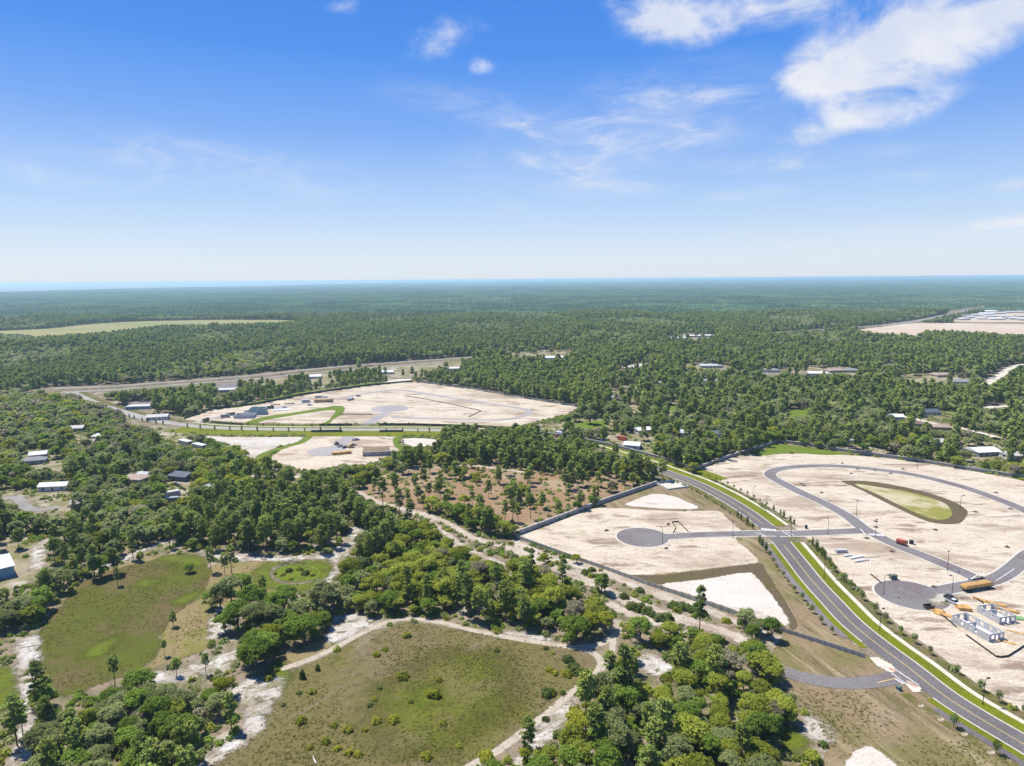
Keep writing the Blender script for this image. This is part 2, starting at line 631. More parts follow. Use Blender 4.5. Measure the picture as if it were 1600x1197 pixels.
M_sand_pale = ground_mat('pale dry sand', (0.52, 0.465, 0.40), [((0.30, 0.235, 0.175), 0.10, 0.57, 0.68, 0.6, (1, 2), -20), ((0.57, 0.525, 0.465), 0.05, 0.45, 0.6, 0.6, ID, 0)], edge=(1.6, 0.3, 0.3))
M_sand_grey = ground_mat('grey sandy lot', (0.48, 0.435, 0.365), [((0.31, 0.265, 0.205), 0.05, 0.48, 0.64, 0.8, (1, 2.4), -10), ((0.50, 0.47, 0.43), 0.05, 0.5, 0.62, 0.8, ID, 0)], edge=(2.5, 0.2, 0.5))
M_path = ground_mat('white sand path', (0.44, 0.40, 0.345), [((0.56, 0.535, 0.50), 0.09, 0.45, 0.6, 0.75, ID, 0), ((0.24, 0.195, 0.135), 0.14, 0.46, 0.60, 0.85, (1, 1.6), 25), ((0.16, 0.15, 0.06), 0.08, 0.54, 0.64, 0.8, ID, 0), ((0.11, 0.105, 0.045), 0.3, 0.54, 0.64, 0.9, (1, 1.5), 25), ((0.10, 0.085, 0.06), 0.75, 0.55, 0.66, 0.7, ID, 0)], edge=(3.6, 0.22, 1.3), bump=0.5)
M_track = ground_mat('sandy wheel track', (0.41, 0.355, 0.28), [((0.28, 0.225, 0.15), 0.3, 0.5, 0.66, 0.7, ID, 0)], edge=(0.5, 0.4, 0.35))
M_trail = ground_mat('sandy trail', (0.40, 0.335, 0.265), [((0.26, 0.20, 0.14), 0.12, 0.5, 0.64, 0.75, (1, 2.6), -35), ((0.50, 0.45, 0.385), 0.07, 0.48, 0.62, 0.6, ID, 0), ((0.13, 0.12, 0.05), 0.4, 0.6, 0.7, 0.7, ID, 0)], edge=(2.2, 0.3, 0.6))
M_olive = ground_mat('olive meadow', (0.165, 0.142, 0.050), [((0.20, 0.152, 0.088), 0.028, 0.46, 0.62, 0.85, ID, 0), ((0.135, 0.145, 0.016), 0.02, 0.52, 0.66, 0.75, ID, 30), ((0.21, 0.175, 0.11), 0.12, 0.58, 0.74, 0.55, (1, 1.8), 30), ((0.09, 0.078, 0.028), 0.35, 0.48, 0.66, 0.65, ID, 0), ((0.27, 0.235, 0.165), 0.06, 0.58, 0.68, 0.5, (1, 3), 50)], edge=(1.6, 0.3, 0.7), bump=0.7, bscale=1.2)
M_midgreen = ground_mat('green meadow middle', (0.125, 0.135, 0.018), [((0.165, 0.142, 0.050), 0.05, 0.46, 0.60, 0.85, ID, 0), ((0.15, 0.165, 0.014), 0.03, 0.52, 0.64, 0.7, ID, 0), ((0.085, 0.085, 0.018), 0.35, 0.5, 0.66, 0.6, (1, 2), 30)], edge=(9, 0.06, 9), bump=0.7, bscale=1.2)
M_dark = ground_mat('dark green meadow', (0.100, 0.108, 0.015), [((0.145, 0.105, 0.048), 0.035, 0.44, 0.62, 0.85, ID, 0), ((0.10, 0.125, 0.010), 0.04, 0.56, 0.68, 0.7, (1, 1.5), 20), ((0.05, 0.055, 0.012), 0.3, 0.5, 0.72, 0.5, (1, 2), -30)], edge=(2.2, 0.16, 0.9), bump=0.6, bscale=1.2)
M_tan = ground_mat('tan mown grass', (0.26, 0.205, 0.095), [((0.18, 0.18, 0.034), 0.05, 0.48, 0.64, 0.85, ID, 0), ((0.33, 0.28, 0.20), 0.09, 0.60, 0.72, 0.6, ID, 0), ((0.15, 0.115, 0.05), 0.3, 0.5, 0.7, 0.6, (1, 4), -70)], edge=(2.4, 0.2, 0.9))
M_lime = ground_mat('bright green grass', (0.125, 0.185, 0.012), [((0.17, 0.21, 0.025), 0.12, 0.45, 0.65, 0.7, ID, 0), ((0.08, 0.11, 0.012), 0.4, 0.52, 0.7, 0.6, ID, 0)], edge=(1.2, 0.25, 0.6), bump=0.6)
M_verge = ground_mat('watered verge grass', (0.165, 0.185, 0.006), [((0.135, 0.15, 0.008), 0.05, 0.45, 0.62, 0.8, ID, 0), ((0.17, 0.18, 0.02), 0.25, 0.55, 0.72, 0.5, ID, 0)])
M_patch = ground_mat('yellow green grass patch', (0.125, 0.16, 0.012), [((0.10, 0.115, 0.02), 0.12, 0.45, 0.65, 0.8, ID, 0), ((0.14, 0.125, 0.03), 0.3, 0.52, 0.7, 0.7, ID, 0)], edge=(5.0, 0.10, 3.2), bump=0.6)
M_verge2 = ground_mat('rough verge grass', (0.145, 0.15, 0.025), [((0.22, 0.17, 0.07), 0.08, 0.48, 0.64, 0.8, ID, 0), ((0.10, 0.13, 0.012), 0.2, 0.5, 0.68, 0.6, ID, 0)], edge=(0.8, 0.3, 0.4))
M_dry = ground_mat('dry brown grass', (0.27, 0.20, 0.118), [((0.19, 0.17, 0.06), 0.03, 0.48, 0.62, 0.9, ID, 0), ((0.33, 0.255, 0.165), 0.05, 0.55, 0.7, 0.7, (1, 1.5), -40), ((0.36, 0.30, 0.17), 0.22, 0.54, 0.64, 0.75, (1, 12), -74), ((0.11, 0.10, 0.035), 0.30, 0.52, 0.64, 0.7, (1, 10), -74), ((0.12, 0.10, 0.045), 0.4, 0.5, 0.72, 0.5, (1, 2), -74)], edge=(0.9, 0.3, 0.4), bump=0.6)
M_mulch = ground_mat('brown sod', (0.125, 0.095, 0.052), [((0.11, 0.10, 0.025), 0.05, 0.50, 0.66, 0.7, ID, 0), ((0.09, 0.07, 0.04), 0.3, 0.5, 0.7, 0.6, ID, 0)], edge=(0.35, 0.4, 0.2))
M_litter = ground_mat('red pine litter', (0.30, 0.195, 0.112), [((0.38, 0.285, 0.19), 0.03, 0.48, 0.62, 0.8, ID, 0), ((0.25, 0.16, 0.10), 0.11, 0.5, 0.68, 0.8, ID, 0), ((0.12, 0.12, 0.04), 0.07, 0.58, 0.7, 0.7, ID, 0), ((0.50, 0.43, 0.35), 0.06, 0.66, 0.75, 0.6, ID, 0)], edge=(5, 0.06, 1.5))
M_marsh = ground_mat('tan marsh', (0.30, 0.27, 0.11), [((0.22, 0.24, 0.08), 0.01, 0.45, 0.62, 0.8, (1, 3), 0), ((0.13, 0.14, 0.05), 0.05, 0.6, 0.7, 0.5, ID, 0)], edge=(14, 0.02, 4), bscale=0.2)
M_farsand = ground_mat('distant sand field', (0.47, 0.375, 0.28), [((0.30, 0.23, 0.14), 0.012, 0.55, 0.7, 0.7, (1, 3), 0), ((0.52, 0.45, 0.37), 0.01, 0.5, 0.62, 0.7, ID, 0)], edge=(8, 0.02, 2), bscale=0.2)
M_yard = ground_mat('yard ground', (0.33, 0.28, 0.19), [((0.18, 0.17, 0.06), 0.05, 0.42, 0.58, 0.9, ID, 0), ((0.55, 0.50, 0.42), 0.06, 0.55, 0.68, 0.7, ID, 0), ((0.17, 0.13, 0.08), 0.2, 0.55, 0.7, 0.6, ID, 0)], edge=(6, 0.07, 1))
M_swampring = ground_mat('dried pond rim', (0.17, 0.14, 0.09), [((0.30, 0.27, 0.20), 0.3, 0.5, 0.66, 0.7, ID, 0), ((0.12, 0.11, 0.06), 0.5, 0.5, 0.7, 0.6, ID, 0)], edge=(0.5, 0.4, 0.3))
M_asph = ground_mat('worn grey asphalt', (0.205, 0.190, 0.188), [((0.165, 0.128, 0.132), 0.05, 0.45, 0.62, 0.7, ID, 0), ((0.25, 0.235, 0.225), 0.2, 0.54, 0.68, 0.5, ID, 0), ((0.13, 0.122, 0.122), 0.6, 0.58, 0.72, 0.5, ID, 0)], bump=0.1, bscale=6)
M_asph_cul = ground_mat('cul-de-sac asphalt', (0.205, 0.190, 0.188), [((0.165, 0.128, 0.132), 0.05, 0.45, 0.62, 0.7, ID, 0), ((0.20, 0.19, 0.185), 0.2, 0.58, 0.72, 0.5, ID, 0)], edge=(0.1, 0.4, 0.1), bump=0.1, bscale=6)
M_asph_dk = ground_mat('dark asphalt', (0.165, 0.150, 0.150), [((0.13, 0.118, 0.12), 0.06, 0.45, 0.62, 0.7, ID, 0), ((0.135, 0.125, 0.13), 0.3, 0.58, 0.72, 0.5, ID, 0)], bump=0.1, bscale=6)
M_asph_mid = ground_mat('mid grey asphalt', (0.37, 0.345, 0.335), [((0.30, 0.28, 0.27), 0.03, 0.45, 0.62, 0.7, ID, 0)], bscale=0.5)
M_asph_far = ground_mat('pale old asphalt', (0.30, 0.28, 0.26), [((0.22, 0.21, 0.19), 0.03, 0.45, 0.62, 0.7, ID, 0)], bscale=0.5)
M_conc = plain('pale concrete', (0.56, 0.52, 0.42), rough=0.9, var=0.06, scale=0.3)
M_kerb = plain('kerb concrete', (0.54, 0.51, 0.45), rough=0.9, var=0.05, scale=0.4)
M_white = plain('white road paint', (0.72, 0.72, 0.70), rough=0.7, var=0.08, scale=0.5)
M_yellow = plain('yellow road paint', (0.55, 0.40, 0.14), rough=0.7, var=0.08, scale=0.5)
M_redpad = plain('red warning pad', (0.50, 0.27, 0.19), rough=0.8)

Z = 0.004
S = sheet
# far
S('marsh', 'long tan marsh clearing in the distant woodland', 'marsh', M_marsh, 0.25, [[(-260, 522), (0, 517), (75, 513.5), (150, 506), (213, 502.5), (276, 501), (340, 500), (400, 500), (462, 501), (466, 504), (400, 508), (288, 508.5), (220, 514), (175, 520), (113, 525), (70, 528), (0, 523), (-260, 532)]], cell=12, margin=24)
S('sand_field', 'wide bare sand field before the distant town', 'sand field', M_farsand, 0.25, [[(1330, 517.5), (1388, 509), (1441, 505), (1600, 506.5), (1800, 509), (1800, 524), (1600, 525), (1526, 522), (1451, 521), (1426, 528), (1375, 523), (1345, 519)]], cell=10, margin=20)
S('town_ground', 'bare pale ground of the distant town', 'town ground', M_farsand, 0.20, [[(1490, 499), (1530, 490.5), (1600, 484.5), (1760, 480), (1760, 503), (1600, 503.5), (1500, 503)]], cell=14, margin=30)
S('yard_ground', 'scattered sandy yards and drives between the homes', 'yard', M_yard, Z * 2, [
    [(790, 552), (830, 548), (905, 546), (900, 553), (860, 562), (800, 562)], [(972, 572), (1000, 566), (1016, 568), (1010, 576), (975, 578)], [(1066, 570), (1090, 565), (1130, 571), (1150, 576), (1120, 581), (1070, 577)],
    [(1040, 526), (1075, 520), (1115, 523), (1118, 529), (1060, 533)], [(1200, 580), (1235, 574), (1290, 570), (1345, 578), (1340, 588), (1250, 586), (1200, 590)], [(1390, 588), (1480, 582), (1520, 597), (1440, 602)],
    [(1425, 645), (1470, 640), (1500, 650), (1480, 656), (1440, 655)], [(1500, 690), (1560, 695), (1580, 715), (1520, 718)], [(840, 672), (900, 655), (960, 655), (965, 668), (900, 672), (860, 690)], [(920, 690), (960, 676), (1020, 682), (1030, 700), (980, 712), (940, 700)],
    [(955, 605), (985, 600), (1000, 612), (960, 618)], [(1030, 640), (1058, 634), (1056, 645), (1040, 650)], [(980, 632), (1000, 636), (1010, 648), (990, 650)],
    [(255, 752), (285, 748), (300, 758), (290, 778), (262, 790), (255, 775)], [(110, 668), (130, 672), (150, 702), (128, 700), (112, 684)], [(40, 705), (80, 705), (100, 735), (50, 735)], [(60, 762), (120, 770), (110, 800), (60, 790)], [(0, 755), (25, 765), (30, 775), (0, 778)],
    [(245, 668), (285, 668), (290, 690), (262, 690)], [(1310, 690), (1340, 688), (1385, 705), (1440, 720), (1520, 738), (1600, 752), (1600, 762), (1500, 744), (1390, 714)], [(20, 840), (66, 848), (60, 905), (20, 918), (-20, 925), (-20, 860)],
    [(600, 572), (650, 570), (690, 566), (700, 573), (620, 590)], [(480, 585), (520, 583), (520, 598), (485, 602)], [(400, 590), (450, 592), (440, 602), (410, 602)], [(700, 562), (718, 560), (716, 582), (702, 580)]], cell=3, margin=8, keep=0.25)
S('grass_lot', 'small bright green field among the trees', 'grass field', M_lime, Z * 4, [[(1226, 642), (1262, 640), (1262, 650), (1236, 652)], [(895, 662), (940, 657), (950, 663), (920, 670)], [(1040, 634), (1058, 633), (1056, 642), (1046, 642)]], cell=3, margin=5)
# neighbourhood clearing
S('pine_clearing', 'open ground covered in red brown pine needles', 'clearing', M_litter, Z, [[(560, 768), (600, 742), (640, 735), (720, 726), (800, 728), (900, 728), (1005, 748), (1018, 757), (1000, 764), (930, 785), (870, 806), (805, 836), (760, 808), (700, 806), (640, 792), (590, 784)]], cell=2.5, margin=8, keep=1.0, open_=False)
S('dry_grass', 'mown brown grass between the fence and the parkway', 'grass', M_dry, Z * 2, [
    [(940, 786), (985, 771), (1026, 757), (1080, 753), (1110, 768), (1150, 795), (1186, 822), (1190, 850), (1215, 870), (1240, 903), (1270, 942), (1310, 985), (1345, 1015), (1395, 1052), (1440, 1085), (1500, 1128), (1600, 1200), (1700, 1270), (1290, 1270), (1285, 1190), (1300, 1150), (1262, 1100), (1212, 1065), (1205, 1028), (1222, 995), (1230, 982), (1130, 948), (1040, 920), (990, 898), (1000, 888), (1140, 882), (1150, 840), (1120, 800), (1000, 798), (935, 796)]], cell=1.6, margin=3)
S('olive_field', 'broad olive brown meadow with yellow green shrubs', 'meadow', M_olive, Z * 3, [[(300, 1230), (326, 1197), (351, 1178), (400, 1148), (415, 1122), (432, 1088), (450, 1070), (456, 1050), (483, 1038), (530, 1016), (562, 997), (600, 981), (638, 974), (688, 978), (733, 988), (800, 998), (875, 1009), (915, 1019), (935, 1031), (936, 1042), (922, 1058), (888, 1083), (850, 1115), (800, 1152), (771, 1170), (726, 1197), (690, 1240)]], cell=1.5, margin=4)
S('meadow_green', 'greener middle of the olive meadow', 'meadow', M_midgreen, Z * 4, [[(600, 1160), (590, 1100), (640, 1050), (700, 1025), (770, 1030), (800, 1070), (780, 1110), (720, 1150), (660, 1175)]], cell=1.5, margin=16, open_=False)
S('green_field', 'dark green meadow beside the white sand track', 'meadow', M_dark, Z * 3, [[(60, 998), (60, 1040), (75, 1080), (100, 1088), (158, 1068), (215, 1048), (246, 1022), (250, 997), (268, 965), (291, 947), (313, 927), (328, 900), (325, 884), (300, 877), (262, 871), (230, 877), (200, 885), (165, 894), (132, 908), (112, 925), (95, 947), (80, 962), (64, 985)]], cell=1.5, margin=4)
S('tan_field', 'tan mown grass with a few young trees', 'grass', M_tan, Z * 2, [[(225, 1049), (246, 1022), (250, 997), (268, 965), (313, 927), (330, 885), (395, 876), (440, 870), (505, 875), (522, 890), (512, 908), (480, 922), (430, 930), (390, 935), (345, 965), (333, 990), (318, 1015), (280, 1030)], [(70, 980), (95, 945), (112, 922), (165, 892), (235, 870), (300, 868), (330, 880), (200, 900), (120, 945)], [(420, 1045), (450, 1020), (500, 1000), (540, 985), (520, 1008), (470, 1035)]], cell=1.6, margin=4)
S('bright_grass', 'patches of bright yellow green grass in the meadows', 'grass', M_patch, Z * 5, [[(128, 1025), (150, 1005), (180, 994), (188, 998), (170, 1018), (140, 1030)], [(172, 975), (185, 966), (193, 970), (188, 978), (176, 980)], [(-40, 1040), (20, 1045), (27, 1080), (20, 1105), (-40, 1110)], [(418, 1060), (430, 1040), (445, 1035), (451, 1050), (448, 1068), (430, 1072)], [(205, 915), (235, 903), (250, 908), (225, 918)], [(640, 1082), (665, 1065), (692, 1075), (690, 1098), (660, 1100)], [(250, 872), (300, 866), (322, 880), (290, 886)], [(270, 940), (310, 920), (318, 928), (290, 944)], [(1243, 1140), (1262, 1150), (1250, 1175), (1225, 1180), (1222, 1160)]], cell=1.2, margin=7)
S('road_dust', 'pale sand spilled over the edge of the round cul-de-sac', 'sand', M_path, 0.11, [[(1448, 936), (1472, 928), (1486, 934), (1480, 945), (1462, 948)]], cell=0.8, margin=4, open_=False)
S('wall_grass', 'green grass under the wall of the big sand lot', 'grass', M_lime, Z * 8, [[(1180, 712), (1200, 700), (1215, 694), (1263, 700), (1325, 709), (1290, 711), (1240, 708)]], cell=1.5, margin=3)
S('pond_grass', 'green grass around the dried pond', 'grass', M_patch, Z * 5, [[(398, 905), (405, 884), (440, 872), (490, 874), (515, 884), (510, 906), (480, 921), (430, 922)]], cell=1.2, margin=7)
S('pond_rim', 'grey rim of a dried up pond', 'pond rim', M_swampring, Z * 6, [[(421, 897), (428, 885), (445, 879), (462, 877), (480, 880), (478, 884), (500, 905), (470, 913), (440, 912), (426, 905)]], cell=1.0, margin=2)
S('pond_bed', 'round dried pond bed full of bright green plants', 'pond bed', M_lime, Z * 7, [[(428, 896), (438, 886), (465, 881), (490, 883), (502, 892), (496, 904), (470, 909), (445, 908), (433, 903)]], cell=1.0, margin=2)
# sand paths
S('sand_path', 'bright white sand path through the woods', 'sand path', M_path, Z * 6, polys=[
    [(359, 1082), (375, 1066), (402, 1062), (440, 1062), (434, 1086), (416, 1120), (400, 1148), (345, 1185), (322, 1210), (292, 1215), (325, 1178), (372, 1150), (384, 1122), (374, 1100)],
    [(215, 1054), (276, 1046), (326, 1026), (376, 1015), (380, 1028), (345, 1045), (290, 1062), (240, 1066)],
    [(30, 1003), (58, 990), (59, 1060), (48, 1100), (55, 1140), (54, 1178), (20, 1230), (-8, 1230), (22, 1160), (34, 1110), (25, 1060)],
    [(520, 968), (545, 957), (575, 966), (600, 975), (560, 990), (515, 1005)], [(1000, 1022), (1020, 1020), (1050, 1042), (1042, 1058), (1008, 1050), (995, 1035)],
    [(332, 955), (345, 945), (360, 962), (378, 945), (385, 952), (340, 1000), (325, 995)], [(520, 862), (540, 846), (548, 856), (535, 880), (525, 900), (512, 915), (505, 908), (522, 888), (512, 870)],
    [(795, 985), (830, 990), (870, 1002), (868, 1008), (800, 996)], [(1260, 1120), (1300, 1135), (1290, 1165), (1262, 1150)], [(860, 1110), (890, 1090), (890, 1120), (840, 1180), (820, 1197), (800, 1197)]],
    lines=[([(155, 892), (175, 881), (205, 868), (228, 857), (262, 845)], 3.2), ([(320, 864), (345, 868), (380, 872), (430, 873), (488, 871), (520, 868), (545, 850), (556, 826)], 5.0), ([(0, 924), (30, 909), (52, 898), (58, 880), (61, 860), (67, 848), (90, 838)], 5.0)], cell=1.2, margin=4)
S('field_track', 'pale two wheel sand track round the olive meadow', 'track', M_track, Z * 8, lines=[
    ([(445, 1044), (485, 1030), (530, 1009), (562, 991), (600, 974), (638, 967), (690, 973), (735, 984), (800, 997), (875, 1009), (915, 1015), (935, 1027), (939, 1040), (926, 1058), (889, 1086), (850, 1119), (800, 1157), (768, 1179), (722, 1205)], 2.6),
    ([(905, 1010), (935, 1008), (955, 996), (966, 988)], 2.6), ([(960, 990), (957, 1012), (952, 1032), (942, 1045)], 2.2)], cell=0.9, margin=2)
S('sandy_trail', 'wide sandy trail running along behind the fence', 'trail', M_trail, Z * 7, polys=[
    [(803, 842), (850, 862), (913, 879), (975, 899), (1060, 930), (1126, 956), (1200, 985), (1198, 992), (1110, 962), (1030, 936), (955, 905), (890, 885), (840, 872), (806, 858)],
    [(890, 893), (925, 905), (975, 928), (1040, 953), (1105, 973), (1160, 992), (1195, 1012), (1188, 1018), (1120, 990), (1060, 975), (1012, 978), (1010, 964), (985, 950), (930, 920), (888, 902)]],
    lines=[([(545, 762), (570, 775), (598, 787), (633, 795), (676, 808), (706, 821), (738, 840), (788, 854), (830, 874), (890, 897)], 4.6), ([(640, 800), (670, 812), (716, 848), (756, 869), (790, 884)], 3.0), ([(952, 943), (985, 960), (1015, 971)], 4.0),
           ([(595, 745), (640, 735), (690, 730), (730, 727), (760, 730), (820, 738)], 3.0), ([(395, 743), (430, 745), (480, 745)], 6.0)], cell=1.2, margin=3)
# building lots
S('sand_lot', 'graded pale sand lot round the near cul-de-sac', 'sand lot', M_sand, Z * 6, [
    [(809, 839), (850, 823), (888, 808), (925, 795), (960, 794), (1000, 796), (1063, 799), (1123, 799), (1136, 810), (1147, 820), (1157, 829), (1150, 843), (1170, 860), (1186, 878), (1170, 881), (1138, 884.5), (1075, 892), (1025, 897), (985, 898), (950, 890), (880, 866)]], cell=1.2, margin=2)
S('sand_lot', 'large graded sand lot around the curving loop road', 'sand lot', M_sand, Z * 6, [
    [(1090, 738), (1120, 724), (1151, 713), (1200, 710), (1275, 709), (1375, 715), (1476, 729), (1600, 751), (1800, 790), (2000, 850), (2100, 1100), (1900, 1290), (1760, 1225), (1600, 1113), (1526, 1068), (1476, 1030), (1425, 991), (1375, 953), (1343, 921), (1310, 889), (1286, 860), (1262, 842), (1225, 812), (1200, 795), (1151, 766)]], cell=1.6, margin=2)
S('sand_lot', 'triangular white sand patch below the brown sod bank', 'sand lot', M_sand_pale, Z * 6, [[(1034, 914), (1088, 907), (1126, 901), (1150, 896), (1172, 895), (1188, 908), (1204, 928), (1225, 957), (1233, 974), (1222, 978), (1200, 972), (1126, 945), (1076, 928)]], cell=1.2, margin=2)
S('sand_lot', 'small white sand patch beside the long wall', 'sand lot', M_sand_pale, Z * 6, [[(978, 789), (998, 779), (1020, 772), (1046, 774), (1071, 783), (1091, 794), (1051, 795), (1013, 793)]], cell=1.2, margin=2)
S('sand_lot', 'white sand heap ground at the bottom edge', 'sand lot', M_sand_pale, Z * 6, [[(1318, 1205), (1325, 1185), (1345, 1169), (1358, 1167), (1372, 1173), (1392, 1188), (1410, 1210), (1400, 1250), (1320, 1250)]], cell=1.0, margin=2)
S('sand_lot', 'wide sand lots of the farther subdivision', 'sand lot', M_sand, Z * 6, [[(288, 655.5), (330, 641), (400, 633), (462, 620), (525, 610), (580, 603), (625, 598.5), (651, 597.5), (726, 607), (800, 620), (908, 637), (885, 648), (850, 656), (800, 667), (760, 668), (700, 665), (640, 662), (560, 662), (500, 664), (440, 664.5), (378, 662.5), (330, 659)]], cell=2.5, margin=3, smooth=False)
S('sand_lot', 'grey sand lot in front of the far tree row', 'sand lot', M_sand_grey, Z * 6, [[(300, 681), (364, 683), (440, 683), (475, 683.5), (465, 690), (430, 700), (404, 712), (392, 719), (376, 704), (350, 692)]], cell=2, margin=3)
S('sand_lot', 'pale sand lot around the far lower cul-de-sac', 'sand lot', M_sand, Z * 6, [[(490, 680), (549, 676), (572, 681), (622, 682.5), (618, 690), (624, 702), (600, 716), (570, 726), (535, 727), (480, 737), (456, 729), (424, 718), (440, 703), (476, 691)]], cell=2, margin=3)
S('sand_lot', 'small white sand basin behind the pine row', 'sand lot', M_sand_pale, Z * 8, [[(630, 686), (650, 684.5), (680, 687), (686, 694), (640, 699), (629, 693)]], cell=1.5, margin=2)
S('sod_bank', 'brown sod band edging the white sand patch', 'sod', M_mulch, Z * 5, [[(985, 899), (1025, 899), (1075, 894), (1138, 886), (1172, 882), (1190, 880), (1197, 905), (1172, 895), (1150, 896), (1126, 901), (1088, 907), (1034, 913.5), (1010, 908)], [(1172, 884), (1196, 893), (1214, 920), (1236, 955), (1246, 980), (1236, 985), (1232, 972), (1224, 956), (1203, 927), (1187, 907)]], cell=1.0, margin=1.5)
S('sod_oval', 'brown sod bank round the oval basin', 'sod', M_mulch, Z * 9, [[(1313, 751.5), (1350, 751.5), (1388, 756.5), (1426, 764), (1463, 774), (1496, 787), (1511, 798), (1509, 808), (1498, 818), (1476, 819), (1451, 815.5), (1400, 793), (1350, 768), (1320, 754.5)]], cell=1.2, margin=1.5)
M_basin = ground_mat('basin floor', (0.50, 0.44, 0.28), [((0.22, 0.22, 0.03), 0.035, 0.46, 0.58, 0.9, (1, 2.2), -28), ((0.62, 0.55, 0.45), 0.08, 0.55, 0.68, 0.6, ID, 0), ((0.32, 0.27, 0.05), 0.15, 0.5, 0.68, 0.6, ID, 0)], edge=(0.5, 0.4, 0.2))
S('basin_floor', 'sandy basin floor with yellow grass inside the sod oval', 'basin', M_basin, Z * 12, [[(1335, 756), (1375, 761.5), (1425, 770), (1471, 784), (1486, 797), (1486, 807), (1473, 812.5), (1453, 810), (1413, 793), (1370, 772)]], cell=1.2, margin=1.5)
S('sod_ring', 'green grass bank round the far sand basin', 'grass', M_lime, Z * 8, [[(380, 664), (410, 652), (460, 644.5), (500, 638), (527, 634), (537, 636), (536, 645), (520, 656), (507, 664)]], cell=1.5, margin=2, holes=[[(405, 661), (418, 656), (455, 649.5), (490, 644), (521, 641), (522, 647), (499, 662)]])
S('sod_ring', 'green grass strip between the two far sand lots', 'grass', M_lime, Z * 8, lines=[([(484, 681), (470, 691), (440, 700), (412, 710), (404, 722)], 6), ([(620, 684), (620, 693), (628, 702)], 5)], cell=1.5, margin=2)
S('grass_lane', 'long bright grass lane along the far fence', 'grass', M_lime, Z * 8, lines=[([(370, 636), (400, 628.5), (462, 615), (500, 608), (560, 601), (600, 597), (633, 594)], 9)], cell=2, margin=3)
S('sand_spur', 'sandy end of the grass lane by the trees', 'sand', M_sand_pale, Z * 9, [[(600, 598), (618, 593), (640, 592), (640, 597), (618, 599)]], cell=1.5, margin=2)
# ------------------------------------------------------------------ the parkway and the other roads
PK = smooth_line(GP([(1760, 1262), (1680, 1212), (1600, 1163), (1531, 1122.6), (1476, 1087.5), (1415.5, 1040), (1375, 1010), (1330, 973), (1302, 943.5), (1270, 908.7), (1245, 877), (1221, 847), (1211, 834.5), (1187, 815), (1163, 797.5), (1126, 775), (1088, 756), (1050, 741.5), (1010, 727), (960, 711.5), (900, 695), (850, 684), (800, 677.5), (740, 673.8), (680, 672.2), (620, 671.6), (560, 671.5), (500, 671.5), (440, 671), (380, 670), (340, 668.5), (300, 665.5), (265, 660.5), (240, 656), (218, 651), (190, 643), (160, 634), (135, 624), (110, 612)]), 3.0)
sI = arc_at(PK, G(1211, 834.5))
sD = arc_at(PK, G(1415, 1040))
sW = arc_at(PK, G(560, 671))
sT = arc_at(PK, G(285, 663))
s_end = 1e9
NPK = normals2(PK)
OPEN.append((PK, 24, -1.0))      # trees may stand in front of the parkway, not on it
OPEN.append((cut(PK, arc_at(PK, G(655, 672)), arc_at(PK, G(235, 655))), 40, 0.0))
sF = arc_at(PK, G(850, 684))
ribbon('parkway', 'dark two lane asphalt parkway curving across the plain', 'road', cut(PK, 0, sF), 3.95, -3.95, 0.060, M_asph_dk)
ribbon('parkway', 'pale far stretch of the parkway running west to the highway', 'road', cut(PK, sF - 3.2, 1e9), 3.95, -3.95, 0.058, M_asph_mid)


def spans(side):
    """arc ranges of the kerbs, left open where streets join"""
    if side > 0:
        return [(0, sD - 15), (sD + 14, sI - 9), (sI + 9, sW - 9), (sW + 9, sT - 8), (sT + 8, s_end)]
    return [(0, sI - 9), (sI + 9, sW - 9), (sW + 9, sT - 8), (sT + 8, s_end)]


for side, nm in ((1, 'west'), (-1, 'east')):
    for a, b in spans(side):
        L = cut(PK, a, b)
        if len(L) > 2:
            wid = 0.45
            ribbon('kerb', 'pale concrete kerb along the %s edge of the parkway, from metre %d' % (nm, a) if False else 'pale concrete kerb line edging the parkway', 'kerb', L, side * 3.95, side * (3.95 + wid), 0.17, M_kerb, z0=0.0)
# verges and walks
L1 = cut(PK, 0, sI - 8)
L2 = cut(PK, sI + 8, arc_at(PK, G(900, 695)))
L3 = cut(PK, arc_at(PK, G(900, 695)), sT - 6)
L3b = cut(PK, sT + 6, s_end)
ribbon('verge', 'vivid green verge between the parkway and the pale pavement', 'grass verge', L1, -4.4, -8.3, 0.10, M_verge)
ribbon('pavement', 'pale concrete pavement beside the green verge', 'pavement', cut(PK, 0, sI - 9), -8.3, -10.1, 0.12, M_conc)
ribbon('verge', 'olive planting strip with young trees beside the big sand lot', 'grass verge', L1, -10.1, -14.0, 0.085, M_verge2)
ribbon('verge', 'narrow green verge between the parkway and the asphalt path', 'grass verge', cut(PK, 0, sD - 15), 4.4, 6.6, 0.10, M_verge)
ribbon('verge', 'narrow green verge below the side street corner', 'grass verge', cut(PK, sD + 8, sI - 10), 4.4, 6.8, 0.10, M_verge)
ribbon('footpath', 'dark asphalt footpath beside the lower parkway', 'path', cut(PK, 0, sD - 17), 6.6, 8.9, 0.105, M_asph_dk)
ribbon('footpath', 'grey asphalt footpath up to the side street', 'path', cut(PK, sD + 16, sI - 8), 6.8, 9.2, 0.105, M_asph)
ribbon('verge', 'green strip planted with trees along the asphalt footpath', 'grass verge', cut(PK, 0, sD - 12), 8.9, 12.0, 0.07, M_verge2)
ribbon('verge', 'vivid green verge of the upper parkway', 'grass verge', L2, -4.4, -10.2, 0.10, M_verge)
ribbon('pavement', 'pale concrete pavement of the upper parkway', 'pavement', L2, -10.2, -12.0, 0.12, M_conc)
ribbon('verge', 'olive planting strip of the upper parkway', 'grass verge', cut(PK, sI + 8, arc_at(PK, G(1085, 754))), -12.0, -15.5, 0.085, M_verge2)
